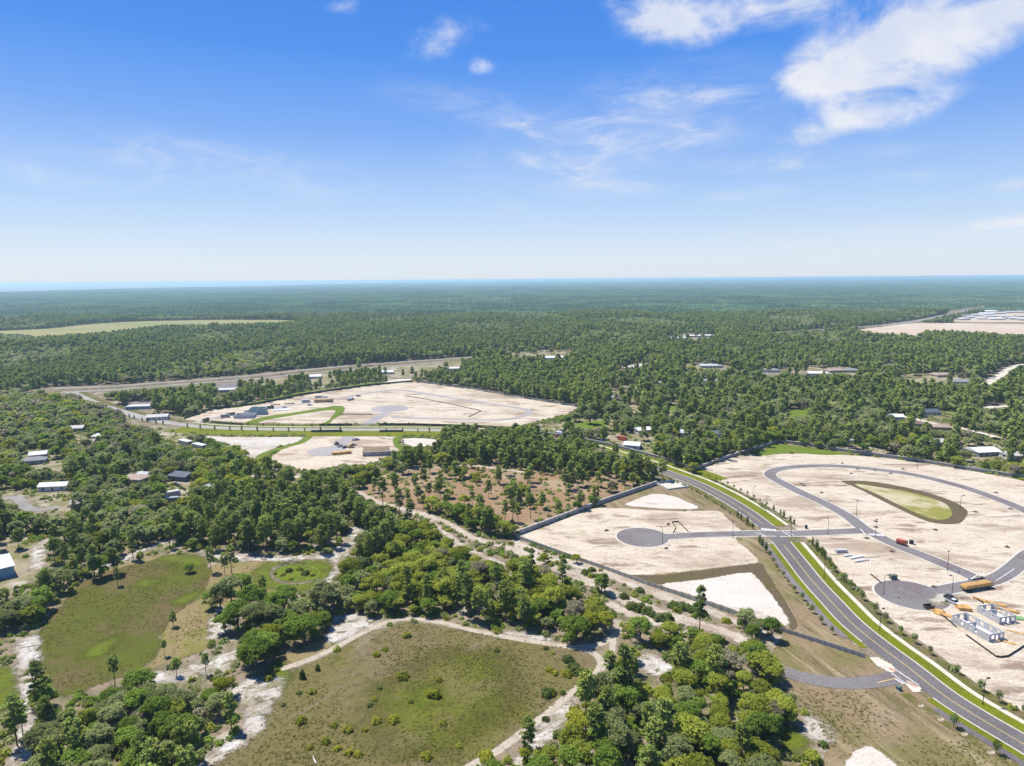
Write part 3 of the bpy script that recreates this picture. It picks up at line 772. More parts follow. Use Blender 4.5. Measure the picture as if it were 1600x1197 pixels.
ribbon('verge', 'wide green verge under the long grey wall', 'grass verge', cut(PK, arc_at(PK, G(1088, 756)), arc_at(PK, G(900, 695))), -12.0, -24, 0.085, M_verge)
ribbon('verge', 'green verge on the near side of the upper parkway', 'grass verge', L2, 4.4, 9.0, 0.09, M_verge2)
ribbon('verge', 'light green verge beyond the far stretch of the parkway', 'grass verge', L3, -4.4, -9.5, 0.10, M_verge)
ribbon('pavement', 'thin pale pavement along the far stretch of the parkway', 'pavement', L3, -9.5, -11.4, 0.11, M_conc)
ribbon('verge', 'green bank on the far side of the pavement', 'grass verge', L3, -11.4, -24, 0.09, M_verge2)
ribbon('verge', 'broad green verge on the near side of the far parkway', 'grass verge', cut(PK, arc_at(PK, G(700, 672)), sT - 8), 4.4, 24, 0.09, M_verge)
ribbon('verge', 'light verge along the parkway toward the highway', 'grass verge', L3b, -4.4, -12, 0.09, M_verge2)
ribbon('pavement', 'pale pavement along the parkway toward the highway', 'pavement', L3b, 4.4, 6, 0.11, M_asph_far)
# painted centre lines
for a, b in ((0, sI - 11), (sI + 11, s_end)):
    L = cut(PK, a, b)
    for o in (0.07, -0.21):
        ribbon('centre_line', 'double yellow centre line painted on the parkway', 'road marking', L, o + 0.14, o, 0.066, M_yellow)


def street(name, label, pts, w, z, mat, kerb=True, smooth=True, closed=False, opn=True):
    L = smooth_line(GP(pts), 2.5) if smooth else GP(pts)
    ribbon(name, label, 'road', L, w / 2, -w / 2, z, mat)
    if kerb:
        ribbon('kerb', 'flat pale kerb under the ' + label.split(' ', 1)[1], 'kerb', L, w / 2 + 0.75, -w / 2 - 0.75, z - 0.012, M_kerb)
    if opn:
        OPEN.append((L, w + 6, 0.0))
    return L


def disc(name, label, px, r, z, mat, kerb=True):
    c = np.array(G(*px))
    for nm, rr, zz, mm, lb, ct in (((name, r, z, mat, label, 'road'), ('kerb', r + 0.8, z - 0.012, M_kerb, 'flat pale kerb ring round the ' + label.split(' ', 1)[1], 'kerb')) if kerb else ((name, r, z, mat, label, 'road'),)):
        k = 64
        v = [(c[0], c[1], zz)] + [(c[0] + rr * math.cos(2 * math.pi * i / k), c[1] + rr * math.sin(2 * math.pi * i / k), zz) for i in range(k)]
        me = bpy.data.meshes.new(nm)
        me.from_pydata(v, [], [(0, 1 + i, 1 + (i + 1) % k) for i in range(k)])
        me.materials.append(mm)
        me.update()
        tag(link(nm, me), lb, ct, kind='structure')


street('side_street', 'straight grey side street leading to the near cul-de-sac', [(1209, 833.5), (1180, 833.6), (1150, 834.2), (1100, 835.5), (1070, 837), (1050, 838.5), (1030, 839)], 6.6, 0.078, M_asph)
disc('cul_de_sac', 'round grey asphalt cul-de-sac in the near sand lot', (1004, 839.3), 12.0, 0.070, M_asph)
street('side_street', 'short grey side street joining the loop road', [(1213, 834), (1250, 833.4), (1300, 831.5), (1352, 829)], 6.8, 0.076, M_asph)
street('loop_road', 'long curving grey loop road through the big sand lot', [(1530, 906), (1501, 893), (1450, 871.3), (1400, 851.5), (1350, 826), (1325, 807), (1288, 786.5), (1250, 769), (1222, 754.5), (1207, 746), (1203, 740.5), (1215, 733.5), (1250, 729), (1300, 728), (1350, 731.5), (1425, 741.5), (1501, 760), (1551, 777), (1600, 797), (1640, 818), (1652, 836), (1636, 852), (1608, 867), (1588, 884), (1570, 897.5), (1550, 907), (1525, 912.5), (1500, 917), (1475, 922), (1450, 926)], 6.8, 0.082, M_asph)
disc('cul_de_sac', 'round grey asphalt cul-de-sac below the loop road', (1424, 929.5), 12.6, 0.072, M_asph)
street('driveway', 'grey asphalt driveway curving in from the woods', [(1412, 1049), (1392, 1060), (1370, 1064.5), (1340, 1067.5), (1300, 1066.5), (1255, 1058.5), (1225, 1049.5), (1208, 1044), (1194, 1038.5)], 6.0, 0.074, M_asph, kerb=False)
# farther streets
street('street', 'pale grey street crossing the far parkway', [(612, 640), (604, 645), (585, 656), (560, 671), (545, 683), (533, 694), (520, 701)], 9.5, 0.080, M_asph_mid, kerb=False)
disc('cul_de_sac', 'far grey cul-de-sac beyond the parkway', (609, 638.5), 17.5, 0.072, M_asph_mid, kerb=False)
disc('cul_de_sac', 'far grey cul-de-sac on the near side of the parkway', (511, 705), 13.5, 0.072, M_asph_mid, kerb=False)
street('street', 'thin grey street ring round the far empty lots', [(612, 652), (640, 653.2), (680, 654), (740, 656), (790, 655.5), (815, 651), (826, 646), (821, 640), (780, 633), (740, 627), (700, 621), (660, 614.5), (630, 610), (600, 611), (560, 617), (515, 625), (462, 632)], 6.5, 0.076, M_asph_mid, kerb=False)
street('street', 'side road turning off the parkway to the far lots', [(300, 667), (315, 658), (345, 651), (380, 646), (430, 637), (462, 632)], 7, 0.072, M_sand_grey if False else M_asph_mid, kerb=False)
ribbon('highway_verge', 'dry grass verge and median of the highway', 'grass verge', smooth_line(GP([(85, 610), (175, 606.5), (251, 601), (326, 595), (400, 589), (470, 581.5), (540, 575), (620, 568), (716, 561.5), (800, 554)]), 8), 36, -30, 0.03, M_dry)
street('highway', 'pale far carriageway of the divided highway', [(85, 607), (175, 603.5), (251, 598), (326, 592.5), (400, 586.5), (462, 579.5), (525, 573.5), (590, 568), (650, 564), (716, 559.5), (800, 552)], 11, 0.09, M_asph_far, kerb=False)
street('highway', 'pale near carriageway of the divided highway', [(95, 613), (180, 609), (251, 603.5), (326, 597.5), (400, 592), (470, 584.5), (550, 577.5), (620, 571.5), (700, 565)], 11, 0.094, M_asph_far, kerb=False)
OPEN.append((smooth_line(GP([(85, 610), (175, 606.5), (251, 601), (326, 595), (400, 589), (470, 581.5), (540, 575), (620, 569), (716, 562)]), 8), 62, 0.03))
S('junction', 'wide pale junction of parkway and highway', 'road', M_asph_far, 0.10, [[(84, 607), (150, 604), (150, 612), (122, 620), (108, 617), (92, 611)]], cell=3, margin=2, smooth=False) if False else None
street('road', 'pale residential road winding between the oaks', [(-60, 779), (0, 779), (25, 778), (38, 790), (52, 797), (70, 796), (92, 791)], 5.5, 0.07, M_asph_far, kerb=False)
street('road', 'distant pale road along the forest edge', [(1150, 520), (1200, 519.5), (1250, 517.5), (1310, 513), (1380, 508), (1433, 501.5), (1490, 490), (1548, 479.6)], 22, 0.30, M_asph_far, kerb=False)
street('road', 'sandy lane between the homes under the oaks', [(1395, 648), (1425, 654), (1451, 660), (1496, 668), (1530, 676), (1561, 684)], 5, 0.07, M_trail if False else M_conc, kerb=False)
street('road', 'pale road past the homes at the edge', [(1540, 637), (1570, 634.5), (1600, 633.5), (1680, 632)], 8, 0.07, M_conc, kerb=False)
street('road', 'pale road in front of the distant yards', [(1125, 575), (1160, 579), (1200, 583), (1250, 584), (1300, 583)], 8, 0.07, M_asph_far, kerb=False)
street('road', 'white driveway of a distant home', [(972, 574), (990, 572), (1010, 567)], 9, 0.07, M_conc, kerb=False)
street('road', 'pale driveway climbing between distant homes', [(1540, 600), (1560, 588), (1580, 575), (1600, 569)], 10, 0.07, M_conc, kerb=False)
S('car_park', 'grey car park among the trees near the highway', 'car park', M_asph_cul, 0.05, [[(342, 601), (372, 598), (366, 611), (346, 615)], [(203, 629), (234, 627), (240, 633), (210, 637)]], cell=2.5, margin=1)
S('warehouse_yard', 'pale paved yard in front of the warehouse', 'yard', M_yard, 0.05, [[(-60, 912), (20, 903), (40, 893), (56, 893), (50, 905), (30, 918), (0, 930), (-60, 945)]], cell=1.5, margin=3)

# junction paint: crosswalks, stop lines
def bars(label, p0, p1, n, blen, bw, z=0.09, cat='crosswalk', along=None):
    a, b = np.array(G(*p0)), np.array(G(*p1))
    d = (b - a) / np.linalg.norm(b - a)
    nrm = np.array([-d[1], d[0]])
    root = empty('crosswalk', (a[0], a[1], 0))
    tag(root, label, cat)
    mb = MB().box(-bw / 2, bw / 2, -blen / 2, blen / 2, 0, 0.006)
    me = mb.mesh('stripe', M_white)
    for i in range(n):
        q = (b - a) * (i + 0.5) / n
        link('stripe', me, root, (q[0], q[1], z), math.atan2(d[1], d[0]))
    return root


bars('white striped crosswalk over the parkway above the junction', (1189, 826.5), (1213, 829), 9, 2.6, 0.5)
bars('white striped crosswalk over the loop road', (1357, 835), (1381, 836.5), 8, 2.6, 0.5, z=0.094)


def paint(label, p0, p1, w, z=0.092, mat=None):
    a, b = np.array(G(*p0)), np.array(G(*p1))
    L = np.array([a, (a + b) / 2, b])
    return ribbon('road_line', label, 'road marking', L, w / 2, -w / 2, z, mat or M_white)


paint('white stop line where the east side street meets the parkway', (1222, 830), (1236, 838.5), 0.4)
paint('second white line at the east mouth of the junction', (1228, 830), (1241, 837), 0.3)
paint('white stop line where the west side street meets the parkway', (1186, 832), (1197, 839), 0.4)
paint('white line across the west side street mouth', (1180, 832), (1190, 838), 0.3)
paint('white stop line of the short street at the loop road', (1344, 826.5), (1351, 833.5), 0.4)
paint('white stop line on the loop road before the lower bend', (1517, 905), (1527, 899), 0.4)
paint('white edge line on the lower bend of the loop road', (1556, 908), (1585, 889), 0.25)
paint('yellow centre line at the end of the driveway', (1371, 1067), (1398, 1060.5), 0.35, mat=M_yellow)
paint('white stop bar at the end of the driveway', (1398, 1060.5), (1412, 1069), 0.5)
paint('outer white crosswalk line over the driveway', (1393, 1052), (1417, 1070), 0.3)
paint('inner white crosswalk line over the driveway', (1399, 1046.5), (1436, 1071), 0.3)
S('ramp', 'pale concrete ramp above the driveway', 'pavement', M_conc, 0.13, [[(1362, 1028), (1372, 1029), (1395, 1043), (1393, 1051), (1380, 1045), (1366, 1036)]], cell=0.6, margin=0.0, open_=False)
S('ramp', 'pale concrete ramp below the driveway', 'pavement', M_conc, 0.13, [[(1418, 1070.5), (1435, 1073), (1435, 1082), (1424, 1079)]], cell=0.5, margin=0.0, open_=False)
for px, lb in (((1394, 1047), 'red warning pad on the ramp above the driveway'), ((1427, 1071.5), 'red warning pad on the ramp below the driveway')):
    g = G(*px)
    tag(MB().box(-0.6, 0.6, -0.9, 0.9, 0, 0.02).build('warning_pad', M_redpad, loc=(g[0], g[1], 0.14), rz=0.6), lb, 'pad')

# ------------------------------------------------------------------ walls and fences
M_wall = plain('grey stucco wall', (0.40, 0.365, 0.34), rough=0.85, var=0.1, scale=0.25)
M_wallcap = plain('wall coping', (0.58, 0.56, 0.53), rough=0.85, var=0.08)
M_fence = plain('green grey vinyl fence', (0.46, 0.455, 0.38), rough=0.6, var=0.1)
M_picket = plain('blue grey steel fence', (0.42, 0.43, 0.44), rough=0.5, var=0.1)
M_hedge = plain('dark fence screen', (0.085, 0.095, 0.06), rough=0.9, var=0.2, scale=0.4)
M_silt = plain('black silt fence', (0.06, 0.057, 0.055), rough=0.7, var=0.1)
M_siltb = plain('faded brown silt fence', (0.17, 0.13, 0.10), rough=0.8)
M_post = plain('fence post', (0.36, 0.37, 0.35), rough=0.7)


def wall_line(name, label, cat, pts, plen, h, th, mat, post=None, cap=None, smooth=False, group=None, gap=0.0, post_w=0.35, piece='panel'):
    L = GP(pts)
    if smooth:
        L = smooth_line(L, plen)
    root = empty(name, (L[0][0], L[0][1], 0))
    tag(root, label, cat, group)
    mb = MB().box(-plen / 2, plen / 2, -th / 2, th / 2, gap, h)
    mats = [mat]
    if cap is not None:
        mb.box(-plen / 2, plen / 2, -th / 2 - 0.16, th / 2 + 0.16, h + 0.001, h + 0.13, 1)
        mats.append(cap)
    pm = mb.mesh(piece, mats)
    qm = None
    if post is not None:
        qm = MB().box(-post_w / 2, post_w / 2, -post_w / 2 - th * 0.2, post_w / 2 + th * 0.2, 0, h + 0.22).mesh('post', post)
    cnt = 0
    for a, b in zip(L[:-1], L[1:]):
        d = b - a
        ln = np.linalg.norm(d)
        k = max(1, round(ln / plen))
        rz = math.atan2(d[1], d[0])
        for i in range(k):
            q = a + d * ((i + 0.5) / k) - L[0]
            o = link(piece, pm, root, (q[0], q[1], 0), rz)
            o.scale = (ln / k / plen * 0.998, 1, 1)
            cnt += 1
            if qm is not None:
                q = a + d * (i / k) - L[0]
                link('post', qm, root, (q[0], q[1], 0), rz)
    return root


wall_line('wall', 'long grey wall with paler coping beside the red brown pine clearing', 'wall', [(803, 838.5), (850, 821), (888, 806.5), (940, 787), (985, 771.5), (1026, 757.5)], 4.0, 2.3, 0.35, M_wall, M_wall, M_wallcap, post_w=0.55)
wall_line('wall', 'grey wall under the oaks along the top of the big sand lot', 'wall', [(1079, 739), (1085, 735), (1140, 715), (1200, 697), (1215, 691), (1263, 697), (1325, 707), (1426, 720), (1510, 734), (1600, 748), (1720, 770)], 5.0, 2.0, 0.3, M_wall, M_wall, M_wallcap, smooth=False, post_w=0.5)
wall_line('wall', 'grey wall between the wide green verge and the shaded homes', 'wall', [(1085, 735), (1040, 720), (1000, 709), (950, 696.5), (900, 686), (850, 679), (800, 673.5)], 5.0, 2.0, 0.3, M_wall, M_wall, M_wallcap, post_w=0.5)
wall_line('fence', 'green grey panel fence between the sandy trail and the near lots', 'fence', [(803, 839.5), (875, 866), (950, 892), (1013, 915), (1076, 936), (1126, 953), (1200, 979), (1222, 987)], 3.0, 1.7, 0.08, M_fence, M_post, post_w=0.16)
wall_line('fence', 'blue grey picket fence crossing the brown grass to the parkway', 'fence', [(1222, 987), (1255, 997.5), (1288, 1008), (1320, 1018.5), (1352, 1029)], 2.4, 1.5, 0.06, M_picket, M_post, post_w=0.2)
wall_line('fence', 'dark screen fence along the far edge of the upper lots', 'fence', [(288, 655), (330, 640), (400, 632), (462, 619), (525, 609.5), (580, 602), (645, 596.5)], 6.0, 1.9, 0.12, M_hedge, M_post, post_w=0.2)
wall_line('fence', 'thin grey fence under the tall pines behind the far lots', 'fence', [(651, 596.8), (726, 606), (800, 619), (908, 636)], 6.0, 1.7, 0.1, M_fence, M_post, post_w=0.2)
wall_line('fence', 'dark fence on the bank beside the far street, east piece', 'fence', [(592, 664.5), (640, 664.5), (700, 666), (760, 668.5), (800, 672)], 6.0, 1.8, 0.15, M_hedge, None)
wall_line('fence', 'dark fence beside the green ring of the far basin', 'fence', [(499, 665.5), (520, 665), (550, 665)], 6.0, 1.8, 0.15, M_hedge, None)
wall_line('fence', 'dark fence on the near bank west of the far street', 'fence', [(486, 675.5), (510, 675.2), (535, 675)], 6.0, 1.8, 0.15, M_hedge, None)
wall_line('fence', 'short dark fence on the near bank east of the far street', 'fence', [(593, 675), (610, 675), (629, 675)], 6.0, 1.6, 0.15, M_hedge, None)
wall_line('fence', 'dark fence along the front of the far block houses', 'fence', [(330, 660), (355, 662.5), (380, 664)], 5.0, 1.4, 0.12, M_hedge, None)
wall_line('silt_fence', 'low black silt fence around the two unfinished houses', 'silt fence', [(1469, 961), (1480, 968.5), (1494, 981)], 2.5, 0.7, 0.05, M_silt, None)
wall_line('silt_fence', 'low black silt fence bending round the corner of the building plot', 'silt fence', [(1509, 993), (1530, 1008), (1556, 1027), (1564, 1028), (1575, 1026.5), (1590, 1017), (1612, 1002)], 2.5, 0.7, 0.05, M_silt, None)
wall_line('silt_fence', 'short black silt fence above the round cul-de-sac', 'silt fence', [(1360, 898), (1369, 905), (1377, 912)], 2.5, 0.7, 0.05, M_silt, None)
wall_line('silt_fence', 'black silt fence zigzag beside the near side street', 'silt fence', [(1052, 833), (1056, 825), (1050, 816.5), (1060, 815.5), (1070, 826), (1076, 832)], 2.0, 0.6, 0.05, M_silt, None)
wall_line('silt_fence', 'dark silt fence crossing the far upper lots', 'silt fence', [(632, 619), (660, 623), (700, 631), (752, 642.5), (732, 652)], 6, 0.7, 0.08, M_siltb, None)
wall_line('silt_fence', 'dark silt fence in front of the far ring street', 'silt fence', [(530, 647.5), (560, 648), (582, 648)], 6, 0.7, 0.08, M_siltb, None)
wall_line('silt_fence', 'dark silt fence above the unfinished house nearest the edge', 'silt fence', [(1520, 934), (1528, 938), (1537, 944)], 2.2, 0.7, 0.05, M_silt, None)
wall_line('fence', 'dark timber fence beside the dark roofed house', 'fence', [(272, 758), (282, 763), (291, 768)], 2.4, 1.8, 0.08, M_hedge, None)

# concrete basin beside the road
g = np.array(G(1050, 758.5))
d = np.array(G(1074, 762)) - np.array(G(1044, 766))
root = empty('settling_basin', (g[0], g[1], 0), math.atan2(d[1], d[0]))
tag(root, 'white concrete basin with low walls at the end of the long wall', 'basin')
MB().box(-6.5, 6.5, -6.5, 6.5, 0.0, 0.15).build('floor', M_conc, root)
for nm, b in (('side_wall', (-7, -6.5, -7, 7)), ('side_wall', (6.5, 7, -7, 7)), ('end_wall', (-6.5, 6.5, -7, -6.5)), ('end_wall', (-6.5, 6.5, 6.5, 7))):
    MB().box(b[0], b[1], b[2], b[3], 0, 0.9).build(nm, M_wallcap, root)
# ------------------------------------------------------------------ buildings
M_glass = plain('window glass', (0.03, 0.04, 0.05), rough=0.15, var=0.05, spec=0.6)
M_door = plain('house door', (0.20, 0.13, 0.08), rough=0.6)
M_trim = plain('white trim', (0.70, 0.70, 0.68), rough=0.6, var=0.05)
WALLC = {'white': (0.66, 0.65, 0.62), 'cream': (0.55, 0.49, 0.38), 'blue': (0.13, 0.20, 0.30), 'grey': (0.34, 0.35, 0.36), 'slate': (0.12, 0.15, 0.20), 'tan': (0.42, 0.34, 0.25), 'paleblue': (0.30, 0.47, 0.58)}
ROOFC = {'white': (0.72, 0.72, 0.71), 'grey': (0.24, 0.24, 0.25), 'slate': (0.085, 0.105, 0.135), 'tan': (0.37, 0.28, 0.23), 'brown': (0.20, 0.15, 0.12), 'metal': (0.46, 0.48, 0.50), 'pale': (0.50, 0.48, 0.46)}
WM = {k: plain(k + ' house wall', v, rough=0.8, var=0.05) for k, v in WALLC.items()}
RM = {k: plain(k + ' roof', v, rough=0.75, var=0.1, scale=0.9) for k, v in ROOFC.items()}
HOUSES = []


def house(px, py, L, W, rz, roof, wall, label, kind='hip', h=2.8, pitch=1.9, cat='house', name='house', win=True, base_down=3.0):
    g = G(px, py)
    root = empty(name, (g[0], g[1], 0), math.radians(rz))
    tag(root, label, cat)
    HOUSES.append((g, max(L, W) / 2))
    wm, rm = WM[wall], RM[roof]
    x, y = L / 2, W / 2
    MB().box(-x, x, -y, y, 0, h).build('wall', wm, root)
    e = 0.5
    mb = MB()
    if kind == 'hip':
        r = max(x - y, 0.4)
        v = [(-x - e, -y - e, h), (x + e, -y - e, h), (x + e, y + e, h), (-x - e, y + e, h), (-r, 0, h + pitch), (r, 0, h + pitch), (-x - e, -y - e, h - .15), (x + e, -y - e, h - .15), (x + e, y + e, h - .15), (-x - e, y + e, h - .15)]
        mb.raw(v, [(0, 1, 5, 4), (1, 2, 5), (2, 3, 4, 5), (3, 0, 4), (6, 7, 1, 0), (7, 8, 2, 1), (8, 9, 3, 2), (9, 6, 0, 3), (9, 8, 7, 6)])
    elif kind == 'gable':
        prof = [(-y - e, h - .05), (y + e, h - .05), (y + e, h + .1), (0, h + pitch), (-y - e, h + .1)]
        n = len(prof)
        v = [(-x - e, a, b) for a, b in prof] + [(x + e, a, b) for a, b in prof]
        mb.raw(v, [tuple(range(n - 1, -1, -1)), tuple(range(n, 2 * n))] + [(i, (i + 1) % n, n + (i + 1) % n, n + i) for i in range(n)])
    else:
        mb.box(-x - .2, x + .2, -y - .2, y + .2, h, h + .25)
    mb.build('roof', rm, root)
    if win:
        wmh = MB().box(-0.7, 0.7, -0.04, 0.04, 0.9, 2.1).mesh('window', M_glass)
        k = max(2, int(L / 4))
        for i in range(k):
            xx = -x + (i + 0.5) * L / k
            if i == k // 2:
                MB().box(-0.5, 0.5, -0.04, 0.04, 0.02, 2.1).build('door', M_door, root, (xx, -y - 0.03, 0))
            else:
                link('window', wmh, root, (xx, -y - 0.03, 0))
        for s in (-1, 1):
            link('window', wmh, root, (s * (x + 0.03), 0, 0), math.pi / 2)
    return root


HL = [
    # the homes under the oaks on the west side
    (286, 748, 13, 10, -18, 'slate', 'slate', 'blue grey house with a dark slate roof in the oak clearing', 'gable'),
    (212, 752, 15, 10, -12, 'tan', 'cream', 'low house with a pinkish tan roof half hidden by oaks'),
    (226, 748, 7, 6, -12, 'metal', 'grey', 'small grey metal roofed shed beside the pinkish tan roof', 'gable'),
    (86, 765, 15, 6, 8, 'white', 'white', 'white roofed trailer home above the winding road', 'gable'),
    (61, 715, 10, 7, 25, 'white', 'grey', 'house with a bright white roof and gray porch', 'gable'),
    (54, 724, 14, 7, 22, 'grey', 'grey', 'long low dark grey roofed annex in front of the bright white roof'),
    (122, 673, 10, 8, 10, 'pale', 'grey', 'pale grey roof at the top of the sandy clearing', 'gable'),
    (142, 695, 7, 5, 5, 'tan', 'white', 'small tan roof at the lower end of the sandy clearing', 'gable'),
    (154, 686, 7, 6, 0, 'white', 'white', 'small white roof under the oaks beside the sandy clearing'),
    (290, 694, 12, 4, -35, 'white', 'white', 'upper white mobile home beside the grey sand lot', 'flat'),
    (312, 700, 12, 4, -35, 'white', 'white', 'lower white mobile home beside the grey sand lot', 'flat'),
    (330, 767, 9, 6, 55, 'metal', 'grey', 'grey metal roof among the middle pines', 'gable'),
    (126, 792, 8, 6, 20, 'pale', 'tan', 'small pale roof beside the ruined slab', 'gable'),
    (4, 717, 8, 5, 0, 'white', 'paleblue', 'pale blue roof at the edge above the winding road', 'gable'),
    (30, 680, 7, 5, 12, 'white', 'white', 'small white roof deep in the grey oaks', 'gable'),
    (36, 671, 6, 4, 5, 'pale', 'white', 'tiny pale roof near the small white roof in the oaks', 'gable'),
    (247, 655, 17, 9, 15, 'pale', 'white', 'pale roofed building beside the parkway bend', 'gable'),
    (219, 638, 22, 12, 8, 'pale', 'paleblue', 'pale blue building in the trees by the far car park', 'flat'),
    (350, 612, 24, 14, 10, 'pale', 'grey', 'pale commercial building beside the far car park', 'flat'),
    (492, 591, 16, 10, 5, 'white', 'white', 'white roof in the trees just below the highway', 'gable'),
    (600, 584, 24, 12, 6, 'white', 'white', 'wide white roof in the trees between highway and far lots', 'gable'),
    (576, 586, 14, 9, -8, 'white', 'cream', 'smaller white roof west of the wide white roof by the highway', 'gable'),
    (709, 578, 26, 14, 8, 'white', 'white', 'long white building at the end of the highway strip', 'flat'),
    # north, beyond the far lots
    (858, 594, 18, 12, 12, 'grey', 'white', 'grey roofed house in the trees above the far lots corner'),
    (808, 592, 13, 9, 0, 'pale', 'white', 'pale roofed house among the tall pines', 'gable'),
    (862, 561, 34, 16, 5, 'white', 'paleblue', 'long pale blue roofed building in the distant yard', 'gable'),
    (822, 564, 18, 10, 8, 'white', 'white', 'white shed in the distant yard', 'gable'),
    (902, 580, 14, 9, 0, 'white', 'white', 'small white roof east of the distant yard', 'gable'),
    (954, 605, 16, 11, 18, 'brown', 'cream', 'brown roofed house near a tan clearing'),
    (967, 625, 18, 13, -14, 'grey', 'grey', 'blue grey hip roof among the oaks beyond the parkway'),
    (993, 576, 22, 12, 6, 'pale', 'tan', 'pale tan roof behind a white driveway'),
    (1029, 600, 20, 12, -6, 'metal', 'white', 'pale metal roof in the dense middle trees'),
    (1058, 623, 22, 12, -12, 'tan', 'cream', 'long tan roof beside the small green lawn'),
    (1108, 598, 22, 13, -8, 'grey', 'white', 'wide grey roof below the distant sandy road'),
    (1110, 574, 30, 12, 0, 'metal', 'cream', 'long metal roof on the distant sandy rise', 'gable'),
    (1092, 526, 60, 22, 6, 'white', 'white', 'big white building in the far forest', 'flat'),
    (1058, 530, 34, 18, 12, 'metal', 'grey', 'grey building just west of the big white building', 'gable'),
    (1070, 680, 14, 10, -8, 'metal', 'white', 'white metal roof half hidden under big oaks', 'gable'),
    (1127, 682, 15, 10, -25, 'slate', 'white', 'dark slate roof under the oaks behind the wall'),
    (1204, 581, 22, 12, -4, 'grey', 'white', 'grey and white house west on the distant sandy road'),
    (1276, 586, 22, 12, -4, 'white', 'white', 'bright white roof on the distant sandy road', 'gable'),
    (1306, 581, 26, 14, 8, 'tan', 'cream', 'tan roof among yards at the distant sandy road'),
    (1330, 581, 20, 13, -8, 'grey', 'cream', 'grey roof beside the tan roof of the distant yards'),
    (1393, 567, 34, 15, 0, 'metal', 'white', 'long grey metal roof alone in the trees', 'gable'),
    (1470, 588, 24, 15, 12, 'tan', 'cream', 'tan hip roof in the trees toward the edge'),
    (1502, 599, 24, 14, -10, 'grey', 'white', 'grey hip roof below the tan hip roof'),
    (1370, 598, 12, 9, 0, 'white', 'blue', 'small blue house with a white front'),
    (1351, 605, 9, 7, 20, 'metal', 'paleblue', 'tiny pale blue roof near the small blue house', 'gable'),
    (1446, 647, 20, 12, 4, 'slate', 'white', 'dark slate roof with white walls beside the lane', 'gable'),
    (1397, 655, 13, 9, -8, 'white', 'white', 'white roofed house at the head of the lane', 'gable'),
    (1426, 665, 15, 11, -14, 'brown', 'tan', 'brown roof in shade below the lane'),
    (1468, 671, 14, 10, -14, 'tan', 'tan', 'tan roof hidden in trees below the lane'),
    (1457, 695, 14, 10, 4, 'pale', 'paleblue', 'pale blue house with a pale roof in the oaks above the wall', 'gable'),
    (1421, 692, 9, 7, -6, 'brown', 'tan', 'small brown hut in the oaks above the wall', 'gable'),
    (1534, 709, 17, 13, 8, 'white', 'grey', 'open barn with a large bright white roof', 'gable'),
    (1596, 618, 20, 14, 0, 'grey', 'grey', 'large grey house at the edge above the pale road', 'gable'),
    (1516, 552, 20, 13, 5, 'metal', 'white', 'pale roof high in the distant trees', 'gable'),
    (1582, 716, 12, 9, 0, 'pale', 'white', 'small pale roof near the bright white barn roof', 'gable'),
    (1322, 692, 9, 7, 10, 'metal', 'white', 'small metal roof by the sandy lane above the wall', 'gable'),
    (988, 700, 11, 8, -20, 'white', 'white', 'white roofed house by the shaded yard behind the wall', 'gable'),
    (1004, 676, 11, 8, 14, 'white', 'white', 'small white roof in the oak yard behind the wall', 'gable'),
]
for q in HL:
    kw = {'kind': q[8]} if len(q) > 8 else {}
    house(q[0], q[1], q[2], q[3], q[4], q[5], q[6], q[7], **kw)
# the distant town: a few dozen roofs
rt = random.Random(5)
TOWN = [(1505, 500), (1518, 497), (1532, 499), (1545, 495.5), (1556, 499.5), (1570, 496), (1583, 499), (1594, 495), (1540, 491.5), (1560, 490.5), (1577, 489), (1592, 488.5), (1528, 493.5), (1549, 487.8), (1600, 500.5), (1510, 495)]
names_t = ['first', 'second', 'third', 'fourth', 'fifth', 'sixth', 'seventh', 'eighth', 'ninth', 'tenth', 'eleventh', 'twelfth', 'thirteenth', 'fourteenth', 'fifteenth', 'sixteenth']
for i, (px, py) in enumerate(sorted(TOWN)):
    r = rt.choice(['pale', 'white', 'metal', 'grey', 'pale'])
    house(px, py, rt.uniform(24, 40), rt.uniform(18, 26), rt.uniform(-20, 20), r, rt.choice(['white', 'cream', 'grey']), '%s roof of the distant town, %s from the west' % ({'pale': 'pale grey', 'white': 'white', 'metal': 'metal grey', 'grey': 'dark grey'}[r], names_t[i]), kind=rt.choice(['hip', 'gable']), h=3.5, pitch=3.0, win=False)

# warehouse at the frame edge: white roof, pale blue corrugated walls
g = np.array(G(28, 899))
w0 = np.array(G(0, 906))
d = g - w0
rz = math.atan2(d[1], d[0])
root = empty('warehouse', (g[0], g[1], 0), rz)
tag(root, 'pale blue metal warehouse with a white sloping roof', 'warehouse')
M_wblue = plain('blue steel siding', (0.20, 0.40, 0.52), rough=0.5, var=0.08)
MB().box(-22, -1.0, 0, 13, 0, 4.6).build('wall', M_wblue, root)
MB().raw([(-22.5, -.5, 4.6), (-.5, -.5, 4.6), (-.5, 13.5, 4.6), (-22.5, 13.5, 4.6), (-22.5, -.5, 4.75), (-.5, -.5, 4.75), (-.5, 13.5, 5.9), (-22.5, 13.5, 5.9)], [(0, 3, 2, 1), (4, 5, 6, 7), (0, 1, 5, 4), (1, 2, 6, 5), (2, 3, 7, 6), (3, 0, 4, 7)]).build('roof', RM['white'], root)
rib = MB().box(-0.06, 0.06, -0.05, 0.0, 0.05, 4.55).mesh('rib', M_wblue)
for i in range(18):
    link('rib', rib, root, (-1.6 - i * 1.15, -0.003, 0))
MB().box(-1.5, 1.5, -0.06, 0, 0.02, 3.6).build('door', RM['metal'], root, (-12.5, -0.055, 0))
HOUSES.append(((g[0] - 8, g[1] + 6), 12))

